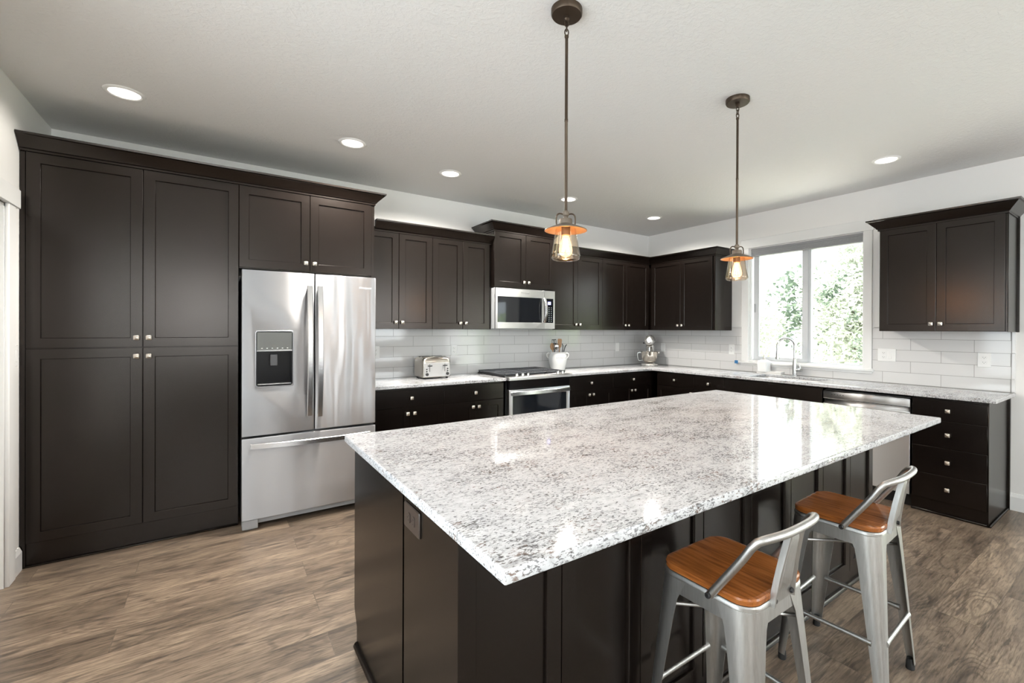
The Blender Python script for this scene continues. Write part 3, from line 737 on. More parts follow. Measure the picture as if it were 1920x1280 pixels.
def bar_handle(parent, a, b, bow, w, along='z'):
    """a, b: end points; flat bar bowed outwards"""
    n_ = 18; pts = []
    rings = []
    for i in range(n_ + 1):
        u = i / n_; e = 1 - (2 * u - 1) ** 2
        c = Vector(a).lerp(Vector(b), u); c.y -= bow * (0.35 + 0.65 * e)
        th = 0.008
        if along == 'z': rings.append([(c.x - w / 2, c.y + th, c.z), (c.x - w / 2, c.y - th * .4, c.z), (c.x - w / 2 + .004, c.y - th, c.z), (c.x + w / 2 - .004, c.y - th, c.z), (c.x + w / 2, c.y - th * .4, c.z), (c.x + w / 2, c.y + th, c.z)])
        else: rings.append([(c.x, c.y + th, c.z - w / 2), (c.x, c.y - th * .4, c.z - w / 2), (c.x, c.y - th, c.z - w / 2 + .004), (c.x, c.y - th, c.z + w / 2 - .004), (c.x, c.y - th * .4, c.z + w / 2), (c.x, c.y + th, c.z + w / 2)])
    m_ = MB().loft(rings)
    for p in (a, b):
        q = Vector(p); o_ = 0.02 if p is a else -0.02
        if along == 'z': m_.box(q.x - w * .35, q.x + w * .35, q.y - bow * .4, q.y - .0003, q.z + min(0, o_), q.z + max(0, o_), .002)
        else: m_.box(q.x + min(0, o_), q.x + max(0, o_), q.y - bow * .4, q.y - .0003, q.z - w * .35, q.z + w * .35, .002)
    return m_.build('handle', m_handle, parent)
bar_handle(ld, (X(-4.500), DF, 0.755), (X(-4.500), DF, 1.700), 0.055, 0.036)
bar_handle(rd, (X(-4.432), DF, 0.745), (X(-4.432), DF, 1.700), 0.055, 0.036)
bar_handle(fd, (X(-4.862), DF, 0.580), (X(-4.075), DF, 0.572), 0.055, 0.038, 'x')
lettering('logo', 'Whirlpool', 0.022, m_badge, rd, (X(-4.112), DF - .0004, 1.705), (PI / 2, 0, 0), shear=0.25)
# dispenser
dx0, dx1 = X(-4.830), X(-4.607)
dm = (dx0 + dx1) / 2
niche = MB().cells([dx0 + .001, dx0 + .010, dx1 - .010, dx1 - .001], [0.986, 0.996, 1.225, 1.235], DF + .004, DB - .010, {(1, 1)}, 'xz')
niche.box(dx0 + .001, dx1 - .001, DB - .010, DB - .004, 0.986, 1.235)
niche.build('dispenser_recess', mat('dispenser_black', (0.004, 0.004, 0.005), 0.22, **{'Specular IOR Level': 0.25}), ld)
dz_, hx_d, hz_d = (0.979 + 1.374) / 2, (dx1 - dx0) / 2 + .006, (1.374 - 0.979) / 2
MB().loft([[(x, y, z) for x, z in rrect(hx_d - i, hz_d - i, .014, 6, dm, dz_)] for i, y in ((0, DF + .004), (0, DF - .002), (.002, DF - .004), (.006, DF - .004), (.008, DF - .001), (.008, DF + .004))], loop=True).build('dispenser_frame', mat('dispenser_bezel', (0.33, 0.33, 0.34), 0.3, 1.0), ld)
MB().box(dx0 + .005, dx1 - .005, DF - .002, DF + .012, 1.238, 1.363, .001).build('control_panel', mat('dispenser_panel', (0.22, 0.23, 0.23), 0.06, 0.8), ld)
t = MB()
for k in range(6): t.box(dx0 + .030 + k * .031, dx0 + .039 + k * .031, DF - .0027, DF - .0018, 1.248, 1.252)
t.build('buttons', m_white, ld)
MB().box(dx0 + .004, dx1 - .004, DF - .003, DF + .02, 1.228, 1.238, .001).build('dispenser_lip', m_greyplastic, ld)
MB().box(dm - .026, dm + .020, DF + .030, DF + .036, 1.125, 1.205, .003).build('dispenser_paddle', mat('paddle_plastic', (0.09, 0.09, 0.095), 0.4), ld)
MB().box(dx0 + .008, dx1 - .008, DF - .002, DB - .012, 0.9965, 1.000, .001).build('drip_tray', m_greyplastic, ld)
# plinth and feet
MB().box(X(F0) + .05, X(F1) - .05, Y(-0.735), Y(-0.64), 0.030, 0.070, 0.003).build('base_grille', m_greyplastic, f)
for sx in (0, 1):
    a = X(F0) + .004 if sx == 0 else X(F1) - .098
    MB().box(a, a + .094, Y(-0.768), Y(-0.66), 0.008, 0.071, 0.004).box(a + .02, a + .07, Y(-0.75), Y(-0.68), 0.0, 0.010).build('foot', m_greyplastic, f)

# ------------------------------------------------------------------ microwave
mw = thing('microwave', 'stainless over-the-range microwave with dark window and blue display', 'microwave', (-2.3625, 0, 1.396))
H = 0.4225
MB().box(-0.379, 0.379, -0.385, -0.0115, 0.0, H, 0.003).box(-0.36, 0.36, -0.38, -0.05, -0.006, 0.0).build('body', m_greyplastic, mw)
dr = MB().cells([-0.379, -0.352, 0.205, 0.233], [0.003, 0.068, 0.335, H - .002], -0.402, -0.3855, {(1, 1)}, 'xz', bev=0.002).build('door', m_steel, mw)
MB().box(-0.353, 0.236, -0.3985, -0.388, 0.066, 0.337).build('window', m_blackglass, dr)
cp = MB().cells([0.2345, 0.237, 0.358, 0.379], [0.003, 0.068, 0.335, H - .002], -0.402, -0.3855, {(1, 1)}, 'xz').build('control_panel', m_steel, mw)
MB().box(0.2365, 0.3585, -0.3995, -0.388, 0.067, 0.336).build('keypad', m_blackglass, cp)
MB().box(0.286, 0.325, -0.4003, -0.3993, 0.268, 0.300).build('display', m_display, cp)
t = MB()
for r in range(8):
    for c_ in range(3):
        if r < 6 and c_ == 0: continue
        t.box(0.268 + c_ * .030, 0.276 + c_ * .030, -0.4001, -0.3993, 0.085 + r * .021, 0.091 + r * .021)
t.build('buttons', mat('key_print', (0.5, 0.55, 0.58), 0.5), cp)
hh = bar_handle(dr, (0.226, -0.402, 0.070), (0.226, -0.402, 0.337), 0.055, 0.030)
lettering('logo', 'Whirlpool', 0.026, m_badge, dr, (-0.02, -0.4026, 0.381), (PI / 2, 0, 0), shear=0.25)

# ------------------------------------------------------------------ range
rg = thing('range', 'stainless and black gas range with front knobs and oven door', 'range', (-2.3605, -0.33, 0))
MB().box(-0.3795, 0.3795, -0.285, 0.30, 0.02, 0.905, 0.002).build('body', m_black, rg)
MB().box(-0.383, 0.383, -0.29, 0.315, 0.9155, 0.924, 0.003).build('cooktop', m_black, rg)
prof = [(-0.275, 0.9255), (-0.345, 0.920), (-0.358, 0.914), (-0.360, 0.892), (-0.352, 0.888), (-0.275, 0.888)]
pan = MB().loft([[(x, y, z) for y, z in prof] for x in (-0.384, 0.384)]).build('control_panel', m_steel, rg)
for x in (-0.275, -0.205, -0.140, 0.235, 0.300):
    k = MB().lathe([(0.019, 0), (0.019, 0.004), (0.016, 0.006), (0.0145, 0.026), (0.012, 0.028)], 20, (x, -0.318, 0.9215)).build('knob', m_chrome, pan)
    MB().box(x - .003, x + .003, -0.334, -0.302, 0.9495, 0.955, .001).build('knob_grip', m_chrome, k)
# panel below, door
MB().loft([[(x, y, z) for y, z in [(-0.350, 0.886), (-0.338, 0.80), (-0.286, 0.80), (-0.286, 0.886)]] for x in (-0.372, 0.372)]).build('vent_panel', mat('gloss_black', (0.004, 0.004, 0.005), 0.15, **{'Specular IOR Level': 0.35}), rg)
od = MB().cells([-0.377, -0.335, 0.335, 0.377], [0.17, 0.23, 0.735, 0.795], -0.345, -0.287, {(1, 1)}, 'xz', bev=0.003).build('oven_door', m_steel, rg)
MB().box(-0.336, 0.336, -0.339, -0.325, 0.229, 0.736).build('window', mat('oven_glass', (0.012, 0.015, 0.02), 0.05), od)
bar_handle(od, (-0.365, -0.345, 0.762), (0.365, -0.345, 0.762), 0.050, 0.040, 'x')
MB().box(-0.377, 0.377, -0.340, -0.287, 0.025, 0.163, 0.003).build('drawer', m_steel, rg)
t = MB()
for x in (-0.33, 0.33):
    for y in (-0.25, 0.26): t.lathe([(0.018, 0.0), (0.018, 0.021)], 12, (x, y, 0))
t.build('levelling_feet', m_black, rg)
for i in range(3):
    x0 = -0.378 + i * 0.2525; x1 = x0 + 0.251; t = MB()
    for x in (x0, x1 - .012): t.box(x, x + .012, -0.262, 0.300, 0.936, 0.950, .002)
    for y in (-0.262, 0.013, 0.288): t.box(x0, x1, y, y + .012, 0.936, 0.950, .002)
    for y in (-0.215, -0.17, -0.125, -0.08, -0.035, 0.06, 0.105, 0.15, 0.195, 0.24): t.box(x0 + .012, x1 - .012, y, y + .009, 0.939, 0.950)
    t.box((x0 + x1) / 2 - .006, (x0 + x1) / 2 + .006, -0.26, 0.295, 0.937, 0.9495)
    for x in (x0 + .002, x1 - .014):
        for y in (-0.26, 0.286): t.box(x, x + .012, y, y + .012, 0.924, 0.938)
    t.build('grate', m_iron, rg)
for x, y in ((-0.25, -0.13), (-0.25, 0.15), (0.0, 0.02), (0.25, -0.13), (0.25, 0.15)):
    MB().lathe([(0.045, 0.924), (0.045, 0.929), (0.034, 0.930), (0.034, 0.934), (0.02, 0.9345)], 24, (x, y, 0)).build('burner', m_iron, rg)

# ------------------------------------------------------------------ dishwasher
dw = thing('dishwasher', 'stainless dishwasher with pocket handle between sink and drawer cabinet', 'dishwasher', (0, -2.603, 0), RZ)
MB().box(0.004, 0.634, -0.57, -0.02, 0.10, 0.868, 0.002).build('tub', m_black, dw)
dd = MB().loft([[(x, y, z) for y, z in [(-0.572, 0.105), (-0.612, 0.105), (-0.616, 0.110), (-0.616, 0.745), (-0.598, 0.757), (-0.598, 0.785), (-0.616, 0.797), (-0.618, 0.850), (-0.610, 0.858), (-0.572, 0.858)]] for x in (0.006, 0.634)]).build('door', m_steel, dw)
MB().box(0.006, 0.632, -0.6175, -0.606, 0.787, 0.793).build('handle', m_handle, dd)
t = MB()
for k in range(5): t.box(0.07 + k * .022, 0.082 + k * .022, -0.6188, -0.6168, 0.824, 0.829)
t.build('vent_slots', m_dark, dd)
MB().box(0.006, 0.632, -0.55, -0.53, 0.0, 0.099).build('toe_kick', m_black, dw)

# ------------------------------------------------------------------ faucet, soap, tray
fc = thing('faucet', 'brushed steel gooseneck pull-down faucet at the sink', 'faucet', (-0.095, -2.105, CT1))
MB().lathe([(0.028, 0.0), (0.028, 0.006), (0.023, 0.010), (0.0225, 0.12), (0.0175, 0.17), (0.0145, 0.185)], 24).build('base', m_faucet, fc)
dirx, diry = -0.72, 0.69
pts = [(0, 0, 0.18), (0, 0, 0.25), (0, 0, 0.31)]
R = 0.085
for i in range(1, 15):
    a = PI * i / 14
    pts.append((dirx * R * (1 - math.cos(a)), diry * R * (1 - math.cos(a)), 0.31 + R * math.sin(a)))
pts.append((dirx * 2 * R, diry * 2 * R, 0.275))
MB().tube(pts, 0.0128, 14).build('neck', m_faucet, fc)
MB().lathe([(0.012, 0.275), (0.015, 0.272), (0.018, 0.23), (0.0225, 0.185), (0.0225, 0.175), (0.018, 0.172)], 20, (dirx * 2 * R, diry * 2 * R, 0)).build('spray_head', m_faucet, fc)
h_ = MB().tube([(0, -0.020, 0.062), (0.0, -0.070, 0.064)], 0.017, 16).build('lever_hub', m_faucet, fc)
MB().tube([(0.0, -0.058, 0.075), (0.0, -0.055, 0.10), (0.0, -0.045, 0.13)], [0.007, 0.006, 0.005], 10).build('lever', m_faucet, h_)
ty = -1.84
tr = tag(MB().loft([[(x, y, z) for x, y in rrect(0.045 - i, 0.135 - i, 0.008, 3, -0.085, ty)] for i, z in ((0, CT1 + .0005), (0, CT1 + .026), (.003, CT1 + .029), (.008, CT1 + .029), (.010, CT1 + .018))]).build('soap_tray', m_stone), 'low white tray behind the sink under the window', 'tray')
sb = thing('soap_dispenser', 'white ceramic soap bottle standing on the tray by the sink', 'soap bottle', (-0.088, -1.770, CT1 + 0.0185))
MB().loft([[(x, y, z) for x, y in rrect(h1, h1, r_, 5)] for h1, r_, z in ((.052, .020, 0), (.055, .02, .004), (.055, .02, .108), (.052, .022, .118), (.030, .028, .132), (.018, .0175, .136))]).build('bottle', m_ceramic, sb)
pm = MB().lathe([(0.017, 0.1365), (0.017, 0.150), (0.008, 0.152), (0.007, 0.178), (0.010, 0.180), (0.010, 0.190)], 18).build('pump', m_nickel, sb)
MB().tube([(0, 0, 0.185), (-.025, 0, 0.187), (-.042, 0, 0.180)], 0.005, 8).build('spout', m_nickel, pm)

# ------------------------------------------------------------------ toaster
to = thing('toaster', 'brushed steel four-slice toaster on the short countertop', 'toaster', (-3.335, -0.205, CT1))
tw, td = 0.142, 0.125
MB().loft([[(x, y, z) for x, y in rrect(tw - i, td - i, 0.03)] for i, z in ((.006, .014), (.0, .018), (.0, .165), (.006, .188), (.020, .203), (.04, .207))]).build('body', m_toast, to)
fp = MB().loft([[(x, y, z) for x, z in rrect(tw - .014 - i, 0.066 - i, .006, 3, 0, 0.088)] for i, y in ((0, -td + .01), (0, -td - .003), (.002, -td - .005))]).build('front_plate', m_steel, to)
for sx in (-1, 1):
    cx = sx * 0.076
    MB().box(cx - .0025, cx + .0025, -td - .0058, -td - .004, 0.070, 0.142).build('lever_slot', m_dark, fp)
    MB().box(cx - .021, cx + .021, -td - .026, -td - .006, 0.122, 0.131, .003).build('lever', m_black, fp)
    for dz in (0.085, 0.106):
        MB().lathe([(0.0065, -td - .0085), (0.0065, -td - .004)], 16, (sx * 0.105, 0, dz - .012), axis='y').build('button', m_black, fp)
    MB().lathe([(0.0085, -td - .018), (0.014, -td - .016), (0.014, -td - .004)], 20, (sx * 0.103, 0, 0.046), axis='y').build('dial', m_black, fp)
for sx in (-1, 1):
    for y in (-0.045, 0.045): MB().box(sx * .067 - .050, sx * .067 + .050, y - .014, y + .014, 0.2065, 0.2085).build('slot', m_dark, to)
for sx in (-1, 1):
    for y in (-1, 1): MB().lathe([(0.011, 0), (0.013, 0.016)], 12, (sx * .112, y * .092, 0)).build('foot', m_black, to)

# ------------------------------------------------------------------ crock and utensils
cr = thing('utensil_crock', 'white ceramic crock with two ear handles holding utensils beside the range', 'crock', (-1.775, -0.185, CT1))
MB().lathe([(0.070, 0.0), (0.085, 0.004), (0.092, 0.03), (0.106, 0.10), (0.109, 0.135), (0.104, 0.170), (0.094, 0.188), (0.093, 0.200), (0.099, 0.213), (0.094, 0.214), (0.088, 0.205), (0.088, 0.19), (0.098, 0.165), (0.102, 0.13), (0.085, 0.02), (0.01, 0.012)], 40).build('pot', m_ceramic, cr)
ca = math.atan2(EYE.y + 0.185, EYE.x + 1.775)
for s_ in (-1, 1):
    a = ca + s_ * PI / 2; c_, si = math.cos(a), math.sin(a)
    MB().tube([(c_ * r_, si * r_, z) for r_, z in ((0.092, 0.196), (0.115, 0.200), (0.130, 0.185), (0.128, 0.160), (0.112, 0.142), (0.100, 0.138))], 0.008, 10).build('handle', m_ceramic, cr)
word = 'UTENSILS'
for i, ch in enumerate(word):
    a = ca + 0.62 + (i - 3.5) * 0.165 - 0.10
    lettering('lettering', ch, 0.026, m_letter, cr, (0.1085 * math.cos(a), 0.1085 * math.sin(a), 0.146), (PI / 2, 0, a + PI / 2), 0.0006)
def utensil(name, label, cat, ang, r, lean, build):
    o = thing(name, label, cat, (-1.775 + r * math.cos(ang), -0.185 + r * math.sin(ang), CT1 + 0.016), 0, 'utensils in the crock')
    o.rotation_euler = (lean[0], lean[1], 0); build(o); return o
rg_ = Vector((math.cos(ca + PI / 2), math.sin(ca + PI / 2)))   # towards the picture's right
def lean_to(t_):   # small tilt along the view's right axis
    return (-rg_.y * t_, rg_.x * t_)
def spoon(o, h=0.325, m=m_woodlight, w=0.026):
    MB().tube([(0, 0, 0), (0, 0, h - .06)], 0.006, 10).build('shaft', m, o)
    b_ = MB().sphere((0, 0, h - .03), 1, w, 0.010, 0.045).build('spoon_bowl', m, o); b_.rotation_euler = (0, 0, ca + PI / 2)
def spatula(o):
    MB().tube([(0, 0, 0), (0, 0, 0.255)], 0.006, 10).build('shaft', m_woodlight, o)
    b_ = MB().loft([[(x, y, z) for x, y in rrect(h1, .004, .0035, 3)] for h1, z in ((.012, .245), (.022, .26), (.026, .335), (.020, .352))]).build('blade', m_woodlight, o); b_.rotation_euler = (0, 0, ca + PI / 2)
def ladle(o):
    MB().tube([(0, 0, 0), (0, 0, 0.30)], 0.004, 8).build('shaft', m_chrome, o)
    b_ = MB().sphere((0, 0, 0.262), 1, 0.030, 0.016, 0.038).build('spoon_bowl', m_chrome, o); b_.rotation_euler = (0, 0, ca + PI / 2)
def turner(o):
    MB().tube([(0, 0, 0), (0, 0, 0.29)], 0.006, 8).build('shaft', m_black, o)
    b_ = MB().cells([-.026, -.020, -.006, .006, .020, .026], [.290, .300, .335, .345], -.002, .002, {(1, 1), (3, 1)}, 'xz').build('blade', m_black, o); b_.rotation_euler = (0, 0, ca + PI / 2)
def tongs(o):
    for s_ in (-1, 1):
        MB().tube([(rg_.x * p * s_, rg_.y * p * s_, z) for p, z in ((.002, 0), (.006, .15), (.010, .24), (.014, .27), (.028, .295))], [.005, .005, .005, .006, .004], 8).build('arm', mat('dark_green_handle', (0.03, 0.045, 0.04), 0.4), o)
ra = math.atan2(rg_.y, rg_.x)
utensil('wooden_spoon', 'brown wooden spoon at the left of the white crock', 'spoon', ra + PI, 0.03, lean_to(-0.13), lambda o: spoon(o, 0.29))
utensil('ladle', 'shiny steel serving spoon at the front of the white crock', 'spoon', ra + PI * 1.4, 0.035, lean_to(-0.02), ladle)
utensil('turner', 'black slotted turner standing behind the steel spoon in the crock', 'utensil', ra + PI * .8, 0.035, lean_to(-0.05), turner)
utensil('wooden_spatula', 'tall light wooden spatula in the middle of the white crock', 'spatula', ra + 0.5, 0.012, lean_to(0.04), spatula)
utensil('tongs', 'dark green tongs leaning at the right of the white crock', 'tongs', ra, 0.03, lean_to(0.17), tongs)

# ------------------------------------------------------------------ stand mixer (front faces local -y)
mx = thing('stand_mixer', 'silver stand mixer with steel bowl in the corner of the counter', 'mixer', (-0.285, -0.285, CT1), math.radians(-52))
MB().loft([[(x, y, z) for x, y in rrect(0.110 - i, 0.150 - i, 0.10, 8, 0, 0.0)] for i, z in ((.004, 0), (.0, .006), (.002, .020), (.014, .030))]).build('base', m_mixer, mx)
MB().loft([[(x, y, z) for x, y in rrect(hx_, hy_, .035, 6, 0, cy_)] for hx_, hy_, cy_, z in ((.070, .055, .075, .028), (.058, .050, .080, .10), (.056, .050, .080, .20), (.060, .055, .075, .265))]).build('column', m_mixer, mx)
rings = []
for y_, r_, zc in ((0.165, .02, .335), (0.155, .050, .335), (0.12, .064, .335), (0.05, .070, .335), (-0.05, .069, .332), (-0.10, .066, .330), (-0.135, .058, .328), (-0.15, .044, .328), (-0.156, .02, .328)):
    rings.append([(r_ * math.cos(2 * PI * k / 24), y_, zc + r_ * 1.08 * math.sin(2 * PI * k / 24)) for k in range(24)])
hd = MB().loft(rings).build('head', m_mixer, mx)
MB().lathe([(0.028, -0.166), (0.028, -0.150), (0.018, -0.148)], 20, (0, 0, 0.345), axis='y').build('hub_cap', m_chrome, hd)
MB().lathe([(0.009, 0.057), (0.009, 0.085), (0.006, 0.088)], 12, (0, -0.11, 0.345), axis='x').build('speed_knob', m_black, hd)
MB().lathe([(0.009, -0.088), (0.009, -0.057)], 12, (0, -0.02, 0.300), axis='x').build('lock_knob', m_black, hd)
MB().lathe([(0.030, 0.245), (0.034, 0.250), (0.036, 0.272)], 20, (0, -0.055, 0)).build('planetary', m_chrome, hd)
MB().tube([(0, -0.055, 0.248), (0, -0.055, 0.16)], 0.009, 10).build('beater_shaft', m_chrome, mx)
bo = MB().lathe([(0.03, 0.040), (0.060, 0.042), (0.082, 0.060), (0.100, 0.100), (0.106, 0.150), (0.108, 0.185), (0.112, 0.188), (0.104, 0.186), (0.100, 0.150), (0.092, 0.10), (0.07, 0.058), (0.01, 0.05)], 36, (0, -0.055, 0)).build('bowl', m_bowl, mx)
MB().tube([(-0.104, -0.055, 0.172), (-0.150, -0.055, 0.170), (-0.158, -0.055, 0.15), (-0.150, -0.055, 0.085), (-0.135, -0.055, 0.065), (-0.088, -0.055, 0.070)], 0.0075, 10).build('handle', m_chrome, bo)
for s_ in (-1, 1):
    MB().box(s_ * .05, s_ * .135, 0.02, 0.045, 0.160, 0.190, .005).box(s_ * .112, s_ * .135, -0.075, 0.045, 0.165, 0.185, .004).build('bowl_arm', m_mixer, mx)

# ------------------------------------------------------------------ pendants
def pendant(label, loc):
    p = thing('pendant_lamp', label, 'lamp', loc, -0.50, 'glass pendants over the island')
    MB().lathe([(0.066, 0.0), (0.066, -0.020), (0.062, -0.026), (0.012, -0.028), (0.012, -0.040), (0.007, -0.046)], 36, (0, 0, -0.0005)).build('canopy', m_bronze, p)
    t_ = MB()
    for k in range(3):
        zc = -0.058 - k * 0.019
        t_.tube([((0.008 * math.cos(a) if k % 2 == 0 else 0), (0.008 * math.cos(a) if k % 2 else 0), zc + 0.014 * math.sin(a)) for a in [2 * PI * i / 14 for i in range(14)]], 0.0026, 8, loop=True)
    t_.build('chain', m_bronze, p)
    MB().lathe([(0.004, -0.108), (0.009, -0.110), (0.0085, -0.118), (0.0065, -0.120), (0.0065, -0.46), (0.0075, -0.462), (0.0075, -0.472), (0.0065, -0.474), (0.0065, -0.850)], 16).build('rod', m_bronze, p)
    zb = -0.93   # brim edge
    MB().lathe([(0.008, -0.848), (0.0135, -0.855), (0.0135, -0.868), (0.009, -0.874), (0.011, -0.882), (0.026, -0.884), (0.0275, -0.888), (0.0275, -0.904), (0.030, -0.907)], 28).build('socket_cap', m_brim, p)
    for s_ in (-1, 1):
        MB().tube([(s_ * x, 0, z) for x, z in ((0.010, -0.864), (0.018, -0.862), (0.026, -0.861), (0.032, -0.863), (0.0365, -0.867), (0.0395, -0.873), (0.0405, -0.882), (0.0405, -0.898), (0.039, -0.9115))], 0.0032, 8).build('scroll_arm', m_bronze, p)
    MB().lathe([(0.020, -0.9055), (0.030, -0.906), (0.055, -0.916), (0.089, zb), (0.0905, zb - .003), (0.088, zb - .004), (0.055, -0.920), (0.020, -0.912)], 44, cap0=False, cap1=False).build('brim', m_brim, p)
    MB().lathe([(0.019, -0.9115), (0.019, -0.952), (0.016, -0.956)], 20).build('socket', m_brim, p)
    gl = [(0.0425, -0.922), (0.0445, -0.935), (0.0525, -0.985), (0.0600, -1.030), (0.0625, -1.042), (0.0610, -1.049), (0.0540, -1.056), (0.0510, -1.057), (0.0505, -1.054), (0.0580, -1.046), (0.0595, -1.041), (0.0575, -1.030), (0.0500, -0.985), (0.0420, -0.935), (0.0400, -0.922)]
    MB().lathe(gl, 48, cap0=False, cap1=False).build('glass_shade', m_shade, p)
    bl = MB().lathe([(0.012, -0.955), (0.0155, -0.963), (0.022, -0.985), (0.0275, -1.008), (0.0285, -1.018), (0.026, -1.030), (0.018, -1.039), (0.006, -1.0435), (0.002, -1.049)], 28).build('bulb', m_bulb, p)
    t_ = MB()
    for k in range(6):
        a = 2 * PI * k / 6; c_, n_ = math.cos(a), math.sin(a)
        t_.tube([(c_ * .006, n_ * .006, -0.968), (c_ * .015, n_ * .015, -1.022)], 0.0016, 6)
    t_.build('filament', m_fil, bl)
    lt = lamp('pendant_light', 'POINT', (0, 0, -0.998), 8.5, (1.0, 0.40, 0.08), shadow_soft_size=0.012)
    lt.parent = p
    return p
pendant('glass pendant lamp hanging over the near end of the island, in front of the microwave', (-3.845, -2.961, CZ))
pendant('glass pendant lamp hanging over the far end of the island, in front of the window', (-2.574, -2.963, CZ))

# ------------------------------------------------------------------ recessed lights
def can(label, x, y, power=125.0):
    c_ = thing('recessed_light', label, 'ceiling light', (x, y, CZ), 0, 'recessed ceiling lights')
    MB().lathe([(0.070, -0.001), (0.072, -0.006), (0.078, -0.009), (0.088, -0.007), (0.095, -0.0005)], 40, cap0=False, cap1=False).build('trim_ring', m_white, c_)
    MB().lathe([(0.0005, -0.0045), (0.0705, -0.0045), (0.0705, -0.0015), (0.0005, -0.0015)], 40).build('lens', m_lens, c_)
    lt = lamp('downlight', 'SPOT', (0, 0, -0.02), power, (1.0, 0.945, 0.87), spot_size=math.radians(160), spot_blend=0.5, shadow_soft_size=0.07)
    lt.parent = c_
    return c_
can('round recessed ceiling light above the pantry cabinet', -5.482, -0.935, 17.0)
can('round recessed ceiling light in front of the refrigerator cabinets', -4.250, -0.965, 200.0)
can('round recessed ceiling light above the toaster counter', -3.406, -0.782)
can('round recessed ceiling light seen right behind the near pendant rod', -2.098, -0.783)
can('round recessed ceiling light nearest the inside corner of the walls', -0.784, -0.780, 90.0)
can('round recessed ceiling light nearest the lone wall cabinet and window', -0.760, -3.117, 6.0)
for x, y in ((-4.6, -6.3), (-2.9, -6.3), (-1.2, -6.3)): can('unseen round recessed ceiling light added to fill the room behind the camera', x, y, 40.0)  # unseen cans added as fill light

